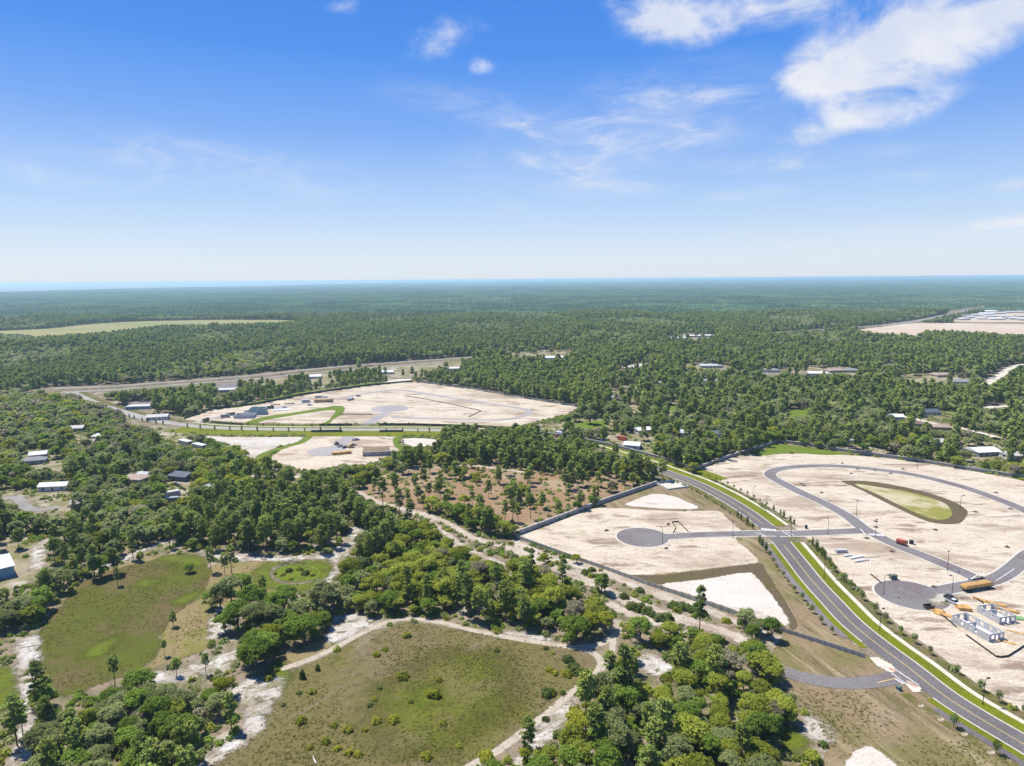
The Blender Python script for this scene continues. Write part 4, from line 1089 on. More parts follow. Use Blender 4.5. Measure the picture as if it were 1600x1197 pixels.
# ------------------------------------------------------------------ block house shells
M_block = plain('grey concrete block', (0.50, 0.50, 0.50), rough=0.9, var=0.1, scale=1.2)
M_slab = plain('fresh concrete slab', (0.66, 0.68, 0.69), rough=0.9, var=0.04)
M_lintel = plain('concrete lintel', (0.45, 0.46, 0.46), rough=0.9, var=0.06)


def shell(p_near, p_far, width, label, part_h=2.5, flip=1):
    """walls only, no roof: long axis from p_far to p_near, floor slab inside"""
    a, b = np.array(G(*p_far)), np.array(G(*p_near))
    d = b - a
    L = np.linalg.norm(d)
    rz = math.atan2(d[1], d[0])
    root = empty('unfinished_house', (a[0], a[1], 0), rz)
    tag(root, label, 'unfinished house')
    W, t = width, 0.22
    MB().box(0, L, 0, W, 0, 0.15).build('slab', M_slab, root)

    def wall(x0, x1, y0, y1, openings):
        """wall along its longer axis with openings (start, length, sill, head)"""
        alx = (x1 - x0) > (y1 - y0)
        n = x1 - x0 if alx else y1 - y0
        mb = MB()
        cur = 0.0
        def bx(s, e, z0, z1):
            if e - s > 0.01 and z1 - z0 > 0.01:
                if alx:
                    mb.box(x0 + s, x0 + e, y0, y1, z0, z1)
                else:
                    mb.box(x0, x1, y0 + s, y0 + e, z0, z1)
        for (s, l, sill, head) in openings:
            bx(cur, s, 0.15, part_h)
            bx(s, s + l, 0.15, sill)
            bx(s, s + l, head, part_h)
            cur = s + l
        bx(cur, n, 0.15, part_h)
        w = mb.build('block_wall', M_block, root)
        m2 = MB()
        if alx:
            m2.box(x0, x1, y0 - .03, y1 + .03, part_h + .002, part_h + .2)
        else:
            m2.box(x0 - .03, x1 + .03, y0 + (.27 if not alx else 0), y1 - .27, part_h + .002, part_h + .2)
        m2.build('bond_beam', M_lintel, w)
        return w
    wall(0, L, 0, t, [(L * .25, .9, 1.0, 2.2), (L * .62, .9, 1.0, 2.2)])
    wall(0, L, W - t, W, [(L * .1, 2.4, .2, 2.3), (L * .38, 1.6, 1.0, 2.2), (L * .62, 1.2, 1.0, 2.2), (L * .82, 1.2, 1.0, 2.2)])
    wall(0, t, t + .003, W - t - .003, [(W * .15, 1.2, .2, 2.2), (W * .5, W * .3, .2, 2.3)])
    wall(L - t, L, t + .003, W - t - .003, [(W * .12, 1.3, .9, 2.2), (W * .42, 1.0, .2, 2.2), (W * .7, 1.3, .9, 2.2)])
    wall(L * .42, L * .42 + t, t + .01, W * .62, [(1.2, 1.0, .2, 2.2)])
    return root


shell((1545, 1003.5), (1486, 972), 6.5, 'roofless grey block house nearest the black silt fence')
shell((1561, 976), (1526, 957), 7.0, 'roofless grey block house behind the first one, toward the edge')
# far block houses on the upper lots
def far_shell(px, py, L, W, h, rz, mat, label):
    g = G(px, py)
    root = empty('unfinished_house', (g[0], g[1], 0), math.radians(rz))
    tag(root, label, 'unfinished house')
    x, y = L / 2, W / 2
    MB().box(-x - .8, x + .8, -y - .8, y + .8, 0, .15).build('slab', M_slab, root)
    for nm, b in (('block_wall', (-x, x, -y, -y + .3)), ('block_wall', (-x, x, y - .3, y)), ('block_wall', (-x, -x + .3, -y + .31, y - .31)), ('block_wall', (x - .3, x, -y + .31, y - .31))):
        MB().box(b[0], b[1], b[2], b[3], .15, h).build(nm, mat, root)
    HOUSES.append((g, 4))
    return root
M_teal = plain('teal sheathing', (0.30, 0.40, 0.41), rough=0.7)
far_shell(383, 652, 17, 11, 3.0, 5, M_block, 'far grey block house shell on a pale slab')
far_shell(404, 646.5, 14, 11, 5.6, 8, M_teal, 'far teal two storey house shell behind the grey shell')
far_shell(440, 640, 13, 10, 0.6, 12, M_slab, 'far fresh concrete slab with low edges')
far_shell(503, 625, 12, 10, 2.6, 14, M_block, 'far small block shell beside the timber stack')

# house with bare roof timbers near the far lower cul-de-sac
g = np.array(G(588, 709))
root = empty('unfinished_house', (g[0], g[1], 0), math.radians(8))
tag(root, 'house with bare tan roof timbers by the far lower cul-de-sac', 'unfinished house')
M_timber = plain('fresh yellow timber', (0.60, 0.36, 0.12), rough=0.8, var=0.15, scale=1.5)
M_timber2 = plain('tan timber', (0.50, 0.37, 0.21), rough=0.8, var=0.15, scale=1.5)
M_sheath = plain('grey house wrap', (0.35, 0.36, 0.38), rough=0.8)
MB().box(-9, 9, -6, 6, 0, 2.7).build('wall', M_sheath, root)
tm = MB()
tm.tube((0, -6.5, 2.75), (0, 0, 5.6), .12, n=4)
tm.tube((0, 6.5, 2.75), (0, 0, 5.6), .12, n=4)
tm.tube((0, -6.5, 2.75), (0, 6.5, 2.75), .12, n=4)
tm.tube((0, -3, 2.75), (0, 0, 5.6), .09, n=4)
tm.tube((0, 3, 2.75), (0, 0, 5.6), .09, n=4)
tmm = tm.mesh('roof_truss', M_timber2)
for i in range(30):
    link('roof_truss', tmm, root, (-9 + i * 0.62, 0, 0.06))
HOUSES.append((g, 6))

# ------------------------------------------------------------------ timber, pallets, site things
def timber_pile(px, py, L, W, h, rz, label, n=8, mat=None, cat='timber pile'):
    g = G(px, py)
    root = empty('timber_pile', (g[0], g[1], 0), math.radians(rz))
    tag(root, label, cat)
    r = random.Random(int(px))
    rows = max(1, int(h / 0.3))
    mats = mat or M_timber
    for k in range(rows):
        for i in range(n):
            l2 = L * r.uniform(.75, 1)
            MB().box(-l2 / 2, l2 / 2, -W / n * .42, W / n * .42, 0, h / rows * .93).build('plank', mats, root, (r.uniform(-.05, .05) * L, -W / 2 + (i + .5) * W / n, k * h / rows + .01), r.uniform(-.04, .04))
    return root


timber_pile(1461, 954, 6, 2.6, .5, -42, 'loose yellow timber behind the small dark trailer', 7)
timber_pile(1474, 961, 6, 2.4, .4, -30, 'flat yellow timber bundle beside the black silt fence', 6)
timber_pile(1506, 952, 4.5, 3.4, 1.2, -12, 'heaped yellow timber above the nearest block house', 7)
timber_pile(1532, 938, 4.5, 1.6, .5, -50, 'short yellow timber stack before the lumber trailer', 5)
timber_pile(1557, 945, 6, 1.6, .6, -42, 'long yellow timber stack behind the second block house', 5)
timber_pile(1572, 954, 7, 1.8, .7, -38, 'lower long yellow timber stack behind the second block house', 5)
timber_pile(1570, 1003, 6, 1.3, .25, -38, 'thin yellow boards lying beyond the nearest block house', 4)
timber_pile(1591, 989, 7, 1.0, .2, -38, 'thin pale boards on the sand at the edge', 3)
timber_pile(1593, 967, 4, 2.6, .4, -10, 'light green wrapped boards at the edge of the plot', 4, plain('green wrap', (0.22, 0.42, 0.16)))
timber_pile(506, 628, 18, 8, 3.2, 10, 'big tan timber stack on the far upper lots', 8, M_timber2)
timber_pile(430, 633, 9, 3, 1, 20, 'small tan timber stack on the far upper lots', 5, M_timber2)
timber_pile(452, 631, 10, 3, 1, 14, 'second small tan timber stack on the far upper lots', 5, M_timber2)
timber_pile(600, 703, 6, 2, .5, -35, 'pale boards beside the house with bare roof timbers', 4, M_conc)

M_tyre = plain('tyre', (0.02, 0.02, 0.02), rough=0.8)
M_frame = plain('dark steel', (0.05, 0.05, 0.055), rough=0.5)
_wheel = {}


def wheel_mesh(r, w):
    k = (r, w)
    if k not in _wheel:
        _wheel[k] = MB().tube((0, -w / 2, 0), (0, w / 2, 0), r, n=14).mesh('wheel', M_tyre)
    return _wheel[k]


# flatbed with a long load of yellow roof trusses
a, b = np.array(G(1506, 924)), np.array(G(1547, 917.5))
c0 = (a + b) / 2
rz = math.atan2(*(b - a)[::-1])
root = empty('flatbed_trailer', (c0[0], c0[1], 0.085), rz)
tag(root, 'dark flatbed trailer parked on the cul-de-sac mouth under a timber load', 'trailer')
MB().box(-7, 7, -1.25, 1.25, .95, 1.2).build('deck', M_frame, root)
for x in (-5.4, -4.2, 4.6):
    for y in (-1.05, 1.05):
        link('wheel', wheel_mesh(.48, .3), root, (x, y, .49))
for y in (-.5, .5):
    MB().box(-6.8, 6.8, y - .1, y + .1, .6, .949).build('beam', M_frame, root)
ld = empty('truss_load', (c0[0], c0[1], 1.29), rz)
tag(ld, 'long stack of yellow roof trusses loaded on the flatbed trailer', 'timber load')
for j in range(2):
    for i in range(9):
        for x in (0,):
            y = -1.15 + i * .28
            x0, x1 = ((-6.9, -.15), (.15, 6.7))[j]
            MB().prism([(x0, 0), (x1, 0), (x1, 1.35), (x0 + .8, 1.35), (x0, .8)] if j == 0 else [(x0, 0), (x1, 0), (x1, .9), (x1 - .9, 1.35), (x0, 1.35)], y, y + .2).build('truss', M_timber, ld)
MB().box(-6.7, 6.5, 1.402, 1.43, .25, .8).build('dark_strip', M_frame, ld) if False else None


def paint_mat(name, col):
    return plain(name, col, rough=0.35, var=0.03, spec=0.5)


PM = {'red': paint_mat('red paint', (0.48, 0.09, 0.05)), 'white': paint_mat('white paint', (0.72, 0.72, 0.71)), 'black': paint_mat('black paint', (0.025, 0.025, 0.03)), 'silver': paint_mat('silver paint', (0.42, 0.43, 0.45)), 'blue': paint_mat('blue paint', (0.07, 0.13, 0.28)), 'yellow': paint_mat('yellow paint', (0.62, 0.36, 0.05)), 'tan': paint_mat('beige paint', (0.45, 0.38, 0.29)), 'grey': paint_mat('grey paint', (0.16, 0.165, 0.175))}


def vehicle(px, py, rz, kind, col, label, cat, name, dz=0.0):
    g = G(px, py)
    root = empty(name, (g[0], g[1], dz), math.radians(rz))
    tag(root, label, cat)
    m = PM[col]
    if kind == 'car':
        MB().prism([(-2.2, .3), (2.2, .3), (2.25, .75), (1.2, .92), (-2.0, .95), (-2.25, .7)], -.88, .88).build('body', m, root)
        MB().prism([(-1.7, .955), (1.0, .955), (.35, 1.45), (-1.25, 1.45)], -.78, .78).build('cabin', M_glass, root)
        MB().box(-1.2, .3, -.72, .72, 1.452, 1.5).build('roof', m, root)
        ax, wr = (1.4, -1.35), .33
        wy = .82
    elif kind == 'pickup':
        MB().prism([(-2.7, .45), (2.7, .45), (2.75, 1.0), (1.4, 1.15), (-2.7, 1.1)], -.95, .95).build('body', m, root)
        MB().prism([(-.6, 1.155), (1.5, 1.155), (.9, 1.8), (-.5, 1.8)], -.85, .85).build('cabin', M_glass, root)
        MB().box(-.45, .85, -.82, .82, 1.802, 1.86).build('roof', m, root)
        MB().box(-2.6, -.75, -.8, .8, 1.11, 1.16).build('bed', M_frame, root)
        ax, wr = (1.75, -1.7), .4
        wy = .88
    elif kind == 'truck':
        MB().box(-3.4, 3.4, -.9, .9, .55, .85).build('chassis', M_frame, root)
        MB().prism([(1.6, .855), (3.5, .855), (3.5, 1.7), (3.0, 2.6), (1.6, 2.6)], -1.1, 1.1).build('cab', m, root)
        MB().prism([(3.02, 1.75), (3.49, 1.75), (3.06, 2.5), (2.6, 2.5)], -1.11, 1.11).build('windscreen', M_glass, root)
        MB().prism([(-3.5, 1.0), (1.3, .86), (1.5, 2.5), (-3.7, 2.3)], -1.2, 1.2).build('tipper_body', m, root)
        ax, wr = (2.4, -1.6, -2.7), .5
        wy = .98
    elif kind == 'rv':
        MB().prism([(-4, .6), (4, .6), (4, 2.2), (3.6, 3.0), (-4, 3.1)], -1.2, 1.2).build('body', m, root)
        MB().box(-3.2, 3.0, -1.23, -1.2, 1.5, 2.1).build('window', M_glass, root)
        MB().box(-3.9, 3.9, -1.225, -1.2, .9, 1.25).build('stripe', PM['blue'], root)
        ax, wr = (2.6, -2.4), .4
        wy = 1.05
    elif kind == 'loader':
        MB().box(-1.6, 1.2, -.8, .8, .6, 1.5).build('body', m, root)
        MB().box(-.6, .6, -.7, .7, 1.502, 2.5).build('cab', M_glass, root)
        MB().box(-.7, .7, -.8, .8, 2.502, 2.6).build('roof', m, root)
        MB().prism([(2.0, .15), (2.9, .1), (2.6, .5), (2.1, 1.0)], -1.1, 1.1).build('bucket', M_frame, root)
        for y in (-.7, .7):
            MB().tube((.9, y, 1.4), (2.2, y, .6), .1).build('arm', m, root)
        ax, wr = (1.0, -1.1), .6
        wy = .95
    elif kind == 'trailer':
        MB().box(-1.6, 1.6, -.95, .95, .55, .75).build('deck', M_frame, root)
        for y in (-.9, .9):
            MB().box(-1.6, 1.6, y - .05, y + .05, .752, 1.5).build('side', m, root)
        MB().box(-1.6, -1.5, -.84, .84, .752, 1.5).build('tailgate', m, root)
        MB().tube((1.6, 0, .6), (2.8, 0, .5), .07).build('drawbar', M_frame, root)
        ax, wr = (0.0,), .36
        wy = 1.08
    if name == 'tipper_truck':
        root.scale = (.62, .85, .9)
    for x in ax:
        for s in (-1, 1):
            link('wheel', wheel_mesh(wr, .24), root, (x, s * wy, wr))
    return root


V = vehicle
V(1409, 851, -58, 'truck', 'red', 'red tipper truck parked on the loop road edge', 'truck', 'tipper_truck', .085)
V(1489, 943, -62, 'pickup', 'white', 'white pickup at the edge of the cul-de-sac', 'pickup', 'pickup_truck')
V(1485, 936, -62, 'car', 'black', 'black car just above the white pickup', 'car', 'parked_car', .075)
V(1451, 951, 5, 'trailer', 'black', 'small dark trailer on the rim of the round cul-de-sac', 'trailer', 'trailer')
V(531, 698, 70, 'pickup', 'white', 'white pickup on the far street by the lower cul-de-sac', 'pickup', 'pickup_truck')
V(539, 700, 60, 'car', 'black', 'black car on the far street beside the white pickup', 'car', 'parked_car')
V(556, 688, 20, 'pickup', 'silver', 'silver pickup on the sand beside the far street', 'pickup', 'pickup_truck')
V(526, 695, 40, 'loader', 'grey', 'grey loader at the edge of the far street', 'loader', 'loader')
V(548, 700, 5, 'loader', 'yellow', 'yellow loader on the sand near the truss stack', 'loader', 'loader')
V(552, 653 + 43, 5, 'car', 'grey', 'grey car parked near the yellow loader', 'car', 'parked_car')
timber_pile(534, 709.5, 14, 3.2, 1.8, 22, 'long orange truss stack by the far lower cul-de-sac', 6)
for px, py, rz, k, c_, lb, ct, nm in [
    (352, 652.5, 25, 'rv', 'silver', 'silver site van west of the far grey shell', 'van', 'site_van'), (361, 649, 15, 'truck', 'black', 'dark truck behind the silver site van', 'truck', 'site_truck'), (386, 644, 10, 'pickup', 'white', 'white pickup behind the far grey shell', 'pickup', 'pickup_truck'),
    (422, 638.5, 10, 'truck', 'black', 'dark truck east of the teal shell', 'truck', 'site_truck'), (445, 638, 10, 'car', 'grey', 'grey car by the far fresh slab', 'car', 'parked_car'), (478, 629, 20, 'rv', 'white', 'white site trailer on the far upper lots', 'trailer', 'site_trailer'),
    (498, 622.5, 5, 'truck', 'black', 'black truck at the back of the far upper lots', 'truck', 'site_truck'), (517, 626, 60, 'pickup', 'black', 'black pickup beside the tan timber stack', 'pickup', 'pickup_truck'), (548, 625.5, 50, 'truck', 'silver', 'silver truck east of the tan timber stack', 'truck', 'site_truck'),
    (560, 619.5, 5, 'car', 'black', 'black car alone on the far upper lots', 'car', 'parked_car'), (484, 633.5, 12, 'car', 'silver', 'silver car in front of the white site trailer', 'car', 'parked_car'),
    (322, 658, 80, 'truck', 'black', 'dark truck at the entrance to the far upper lots', 'truck', 'site_truck'),
    (292, 724, 5, 'rv', 'white', 'white camper with a blue stripe under the oaks', 'camper', 'camper'), (270, 745, -20, 'car', 'white', 'white car in front of the dark slate roofed house', 'car', 'parked_car'), (266, 752, 30, 'pickup', 'black', 'black pickup on the drive of the slate house', 'pickup', 'pickup_truck'),
    (274, 757, 10, 'car', 'silver', 'silver car on the drive of the slate house', 'car', 'parked_car'), (270, 775, 40, 'rv', 'white', 'white trailer in the sandy yard below the slate house', 'trailer', 'camper'),
    (268, 785, 20, 'rv', 'silver', 'silver trailer below the white trailer', 'trailer', 'camper'), (170, 803, 5, 'rv', 'silver', 'silver caravan under the scrub oaks', 'caravan', 'camper'), (134, 801, 30, 'car', 'white', 'white car beside the small pale roof', 'car', 'parked_car'), (152, 805, 10, 'pickup', 'white', 'white pickup by the silver caravan', 'pickup', 'pickup_truck'),
    (1545, 634, 5, 'pickup', 'white', 'white pickup on the pale road at the edge', 'pickup', 'pickup_truck'), (1553, 633, 20, 'car', 'black', 'black car on the pale road at the edge', 'car', 'parked_car')]:
    V(px, py, rz, k, c_, lb, ct, nm)
# junk yard behind the wall
yard = [(872, 676), (879, 674), (886, 676.5), (876, 681), (884, 682), (893, 680), (868, 683), (900, 684.5), (907, 681), (915, 687), (923, 684), (930, 687), (890, 688), (905, 690), (940, 690), (966, 696), (992, 702), (1000, 698), (972, 688), (936, 683)]
cols = ['white', 'silver', 'tan', 'white', 'blue', 'grey', 'red', 'white', 'black', 'silver', 'white', 'tan', 'white', 'grey', 'blue', 'white', 'silver', 'white', 'red', 'black']
seen = {}
for i, (px, py) in enumerate(yard):
    k = seen.get(cols[i], 0)
    seen[cols[i]] = k + 1
    where = ['by the grassy opening', 'against the long wall', 'under the oak edge', 'in the middle of the rows', 'at the far end', 'next to a dark oak', 'beside the sandy drive', 'near the white roofed house'][k]
    V(px, py, (i * 47) % 180, ['car', 'pickup', 'car', 'rv', 'car'][i % 5], cols[i], '%s %s in the crowded yard behind the wall, %s' % (cols[i], {'car': 'car', 'pickup': 'pickup', 'rv': 'van'}[['car', 'pickup', 'car', 'rv', 'car'][i % 5]], where), {'car': 'car', 'pickup': 'pickup', 'rv': 'van'}[['car', 'pickup', 'car', 'rv', 'car'][i % 5]], 'parked_car', .0)

# block stack and pallets on the big sand lot
g = G(1314, 863)
root = empty('block_stack', (g[0], g[1], 0), math.radians(2))
tag(root, 'long grey stack of concrete blocks on the sand', 'block stack')
bm_ = MB().box(-.46, .46, -.46, .46, 0, .46).mesh('block', M_block)
for i in range(5):
    for j in range(2):
        for k in range(3):
            link('block', bm_, root, (-1.95 + i * .97, -.5 + j * .97, k * .48 + .01))
pal = MB().box(-.55, .55, -.5, .5, .14, .62).mesh('load', M_slab)
pal2 = MB().box(-.6, .6, -.5, .5, 0, .13).mesh('pallet_base', M_frame)
PP = [(1321, 869.5), (1325, 868.8), (1329, 868.2), (1331, 873.4), (1334.5, 872.7), (1338, 872), (1341.5, 871.3), (1346, 870.5), (1338, 878), (1342, 877.4), (1346, 876.8), (1350, 876.2), (1355, 875.6)]
for i, q in enumerate(PP):
    g = G(*q)
    root = empty('pallet', (g[0], g[1], 0), .05 * i)
    row = 'top' if i < 3 else 'middle' if i < 8 else 'bottom'
    tag(root, '%s small pale pallet of the %s row beside the block stack' % (names_t[i if i < 3 else i - 3 if i < 8 else i - 8], row), 'pallet', 'pallets laid out in rows')
    link('load', pal, root)
    link('pallet_base', pal2, root)
# utility cabinet, dark box, concrete strip near the red truck
for px, py, s, rz, m_, lb, nm in [(1395.5, 905, (2.6, 1.5, 1.9), 5, plain('olive cabinet', (0.19, 0.19, 0.13)), 'olive green utility cabinet above the round cul-de-sac', 'utility_cabinet'), (1424, 850, (1.8, 1.3, 1.7), -35, M_frame, 'dark utility cabinet beside the red truck', 'utility_cabinet'), (1259.5, 826, (1.0, .8, 1.7), 0, M_frame, 'dark slim cabinet beside the short side street', 'utility_cabinet'), (1404, 1078, (1.3, 1.0, 1.1), 30, plain('teal cabinet', (0.10, 0.16, 0.15)), 'small dark green cabinet on the grass below the driveway', 'utility_cabinet')]:
    g = G(px, py)
    root = empty(nm, (g[0], g[1], 0), math.radians(rz))
    tag(root, lb, 'cabinet')
    x, y, h = s[0] / 2, s[1] / 2, s[2]
    MB().box(-x - .15, x + .15, -y - .15, y + .15, 0, .12).build('plinth', M_kerb, root)
    MB().box(-x, x, -y, y, .121, h).build('body', m_, root)
    MB().box(-x - .06, x + .06, -y - .06, y + .06, h + .001, h + .07).build('lid', m_, root)
    for s_ in (-.5, .5):
        MB().box(-x * .46, x * .46, -.03, 0, .25, h - .1).build('door', m_, root, (s_ * x, -y - .002, 0))

# lamp posts
M_pole = plain('bronze lamp pole', (0.045, 0.042, 0.04), rough=0.5)
LP = [((1535.5, 1101), 20, 'dark lamp post on the green verge nearest the bottom edge'), ((1374.5, 986), 30, 'dark lamp post on the green verge beside the round cul-de-sac'), ((1287.5, 903.5), 30, 'dark lamp post on the verge below the junction'), ((1236, 838), 0, 'dark lamp post at the east corner of the junction'), ((1293.5, 836), 90, 'dark lamp post beside the short side street'), ((1145, 841), 90, 'dark lamp post beside the street to the near cul-de-sac'), ((1035, 850), 120, 'dark lamp post at the neck of the near cul-de-sac'), ((1338, 806), 60, 'dark lamp post on the upper loop road side'), ((1368, 838), 60, 'dark lamp post near the loop crosswalk'), ((1480, 891.5), 60, 'dark lamp post on the lower loop road'), ((1487, 932), 100, 'dark lamp post between the cul-de-sac and the lumber trailer'), ((1380.5, 929), 0, 'dark lamp post on the rim of the round cul-de-sac'), ((1196, 800), 20, 'dark lamp post on the upper verge'), ((1176, 782), 20, 'second dark lamp post on the upper verge'), ((1500, 797), 0, 'dark lamp post at the blunt end of the oval basin'), ((1433, 733), 0, 'dark lamp post on the far loop road')]
pole0 = MB().tube((0, 0, .1), (0, 0, 7.6), .11, .07, n=8).mesh('pole', M_pole)
base0 = MB().tube((0, 0, 0), (0, 0, .35), .22, .18, n=8).mesh('base', M_pole)
arm0 = MB().tube((0, 0, 7.5), (1.1, 0, 7.7), .05, n=6).mesh('arm', M_pole)
head0 = MB().prism([(.8, 7.66), (1.75, 7.7), (1.7, 7.9), (.85, 7.86)], -.32, .32).mesh('lamp_head', M_pole)
for q, rz, lb in LP:
    g = G(*q)
    root = empty('lamp_post', (g[0], g[1], .08), math.radians(rz))
    tag(root, lb, 'lamp post', 'dark lamp posts along the new streets')
    for nm, me_ in (('pole', pole0), ('base', base0), ('arm', arm0), ('lamp_head', head0)):
        link(nm, me_, root)

# small site clutter: marker stakes and debris heaps on the lots
M_debris = plain('dark debris', (0.08, 0.06, 0.045), rough=0.9)
DB = [(948, 829), (1041, 857), (1044, 819.5), (1252, 756), (1256, 759), (1284, 770), (1330, 740), (1367, 735), (1392, 740), (1369, 815), (1369, 824), (1579, 795), (1574, 855), (1316, 724), (1411, 733), (1340, 733), (1355, 841), (1556, 770), (1462, 828), (1394, 862), (1525, 800), (1460, 1157 - 240)]
dcount = {}
DB.sort()
for i, q in enumerate(DB):
    g = G(*q)
    r = random.Random(i)
    k = 9
    v = [(0, 0, r.uniform(.5, .9))]
    for ring, (rr, zz) in enumerate(((.6, .4), (1.2, 0))):
        for j in range(k):
            a = 2 * math.pi * j / k
            q_ = rr * r.uniform(.7, 1.3)
            v.append((q_ * math.cos(a), q_ * math.sin(a), zz * r.uniform(.5, 1.1)))
    f = [(0, 1 + j, 1 + (j + 1) % k) for j in range(k)] + [(1 + j, 1 + k + j, 1 + k + (j + 1) % k, 1 + (j + 1) % k) for j in range(k)]
    me = bpy.data.meshes.new('debris_heap')
    me.from_pydata(v, [], f)
    me.materials.append(M_debris)
    wh = 'by the near cul-de-sac' if q[0] < 1060 else 'inside the loop road' if 728 < q[1] < 830 and q[0] > 1260 else 'outside the loop road'
    dcount[wh] = dcount.get(wh, 0) + 1
    tag(link('debris_heap', me, loc=(g[0], g[1], .03), rz=i), '%s small dark debris heap from the left, %s' % (names_t[dcount[wh] - 1], wh), 'debris heap', 'dark debris heaps ' + wh)
# a white board on the olive meadow and tree well rings of pale sand
g = G(491, 1187)
tag(MB().box(-.14, .14, -1.6, 1.6, 0, .08).build('pipe_post', M_trim, loc=(g[0], g[1], .02), rz=.55), 'white pole lying on the olive meadow at the bottom edge', 'pole')
# ------------------------------------------------------------------ trees
OAKC = [((0.092, 0.114, 0.040), (0.116, 0.134, 0.054), (0.150, 0.162, 0.066)),       # grey green
        ((0.062, 0.104, 0.016), (0.082, 0.122, 0.020), (0.118, 0.154, 0.028)),       # deep green
        ((0.118, 0.132, 0.014), (0.142, 0.150, 0.018), (0.170, 0.178, 0.026)),        # yellow green
        ((0.108, 0.128, 0.016), (0.130, 0.148, 0.022), (0.165, 0.178, 0.032)),       # olive green
        ((0.125, 0.112, 0.070), (0.145, 0.128, 0.085), (0.165, 0.155, 0.095))]       # grey brown, twiggy
TINT = ['grey-green', 'deep-green', 'yellow-green', 'olive-green', 'grey-brown']
M_OAK = [leafy('oak leaves ' + TINT[i], OAKC[i]) for i in range(5)]
M_PINE = [leafy('pine needles', ((0.082, 0.112, 0.024), (0.102, 0.128, 0.030), (0.126, 0.152, 0.040)), 0.25), leafy('pale pine needles', ((0.094, 0.122, 0.024), (0.114, 0.138, 0.028), (0.140, 0.164, 0.040)), 0.25)]
M_BARK = plain('grey bark', (0.16, 0.135, 0.115), rough=0.95, var=0.2, scale=2)
M_PBARK = plain('pine bark', (0.19, 0.125, 0.085), rough=0.95, var=0.2, scale=2)
M_SHRUB = leafy('shrub leaves', ((0.115, 0.128, 0.015), (0.145, 0.148, 0.018), (0.17, 0.172, 0.028)))
M_SHRUBD = leafy('dark shrub leaves', ((0.05, 0.072, 0.018), (0.066, 0.084, 0.024), (0.088, 0.11, 0.03)))
FARC = ((0.055, 0.095, 0.050), (0.070, 0.108, 0.055), (0.090, 0.122, 0.060), (0.038, 0.072, 0.045))
M_FAR = leafy('far forest leaves', FARC, 0.1, 0.0022)


def quads(cen, nrm, size, rng, aspect=1.5):
    """leaf clump cards: centres, rough normals, half sizes"""
    n = len(cen)
    nrm = nrm / (np.linalg.norm(nrm, axis=1)[:, None] + 1e-9)
    r = rng.normal(size=(n, 3))
    u = np.cross(nrm, r)
    u /= np.linalg.norm(u, axis=1)[:, None] + 1e-9
    w = np.cross(nrm, u)
    a = (size * aspect * .5)[:, None] * u
    b = (size * .5)[:, None] * w
    bend = nrm * (size * .18)[:, None]
    v = np.stack([cen - a - b * .55, cen - a * .1 - b + bend, cen + a - b * .2, cen + a * .2 + b + bend * .4], 1).reshape(-1, 3)
    f = np.arange(4 * n).reshape(n, 4)
    return v, f


def oak_crown(seed, n, leaf, R=4.3, Ht=8.6, flat=1.0):
    rng = np.random.default_rng(seed)
    k = rng.integers(24, 32)
    lc, lr = [], []
    for i in range(k):
        a = i * 2.399 + rng.uniform(-.5, .5)
        rr = R * .72 * math.sqrt((i + .3) / k) * rng.uniform(.8, 1.12)
        top = Ht - R * .28 - (rr / R) ** 2 * R * .55 * flat
        lc.append((rr * math.cos(a), rr * math.sin(a), top * rng.uniform(.80, 1.06)))
        lr.append(R * rng.uniform(.17, .34))
    for i in range(5):
        a = rng.uniform(0, 6.28)
        rr = R * rng.uniform(.55, .85)
        lc.append((rr * math.cos(a), rr * math.sin(a), Ht * rng.uniform(.34, .5)))
        lr.append(R * rng.uniform(.22, .3))
    lc, lr = np.array(lc), np.array(lr)
    pk = rng.choice(len(lr), n, p=lr ** 2 / (lr ** 2).sum())
    d = rng.normal(size=(n, 3))
    d[:, 2] = np.abs(d[:, 2]) * 1.1 - .35
    d /= np.linalg.norm(d, axis=1)[:, None]
    rad = lr[pk] * rng.choice([1, 1, 1, .8, .55], n) * rng.uniform(.75, 1.2, n) * np.where(rng.random(n) < .08, 1.35, 1)
    cen = lc[pk] + d * rad[:, None] * np.array([1.08, 1.08, .82])
    nr = d * .8 + rng.normal(size=(n, 3)) * .42 + np.array([0, 0, .35])
    v, f = quads(cen, nr, leaf * rng.uniform(.6, 1.35, n), rng)
    return v, f, lc, lr


def oak_trunk(lc, lr, seed, R=4.3):
    rng = np.random.default_rng(seed + 99)
    mb = MB()
    hz_ = 1.9
    mb.tube((0, 0, -.1), (.1, .05, hz_), .34, .26, n=7)
    idx = rng.choice(len(lr), 7, replace=False)
    for i in idx:
        e = Vector(lc[i]) * .92
        mid = Vector((e.x * .45, e.y * .45, hz_ + (e.z - hz_) * .55))
        mb.tube((.1, .05, hz_ - .1), mid, .16, .10, n=5)
        mb.tube(mid, e, .10, .03, n=4)
    return mb


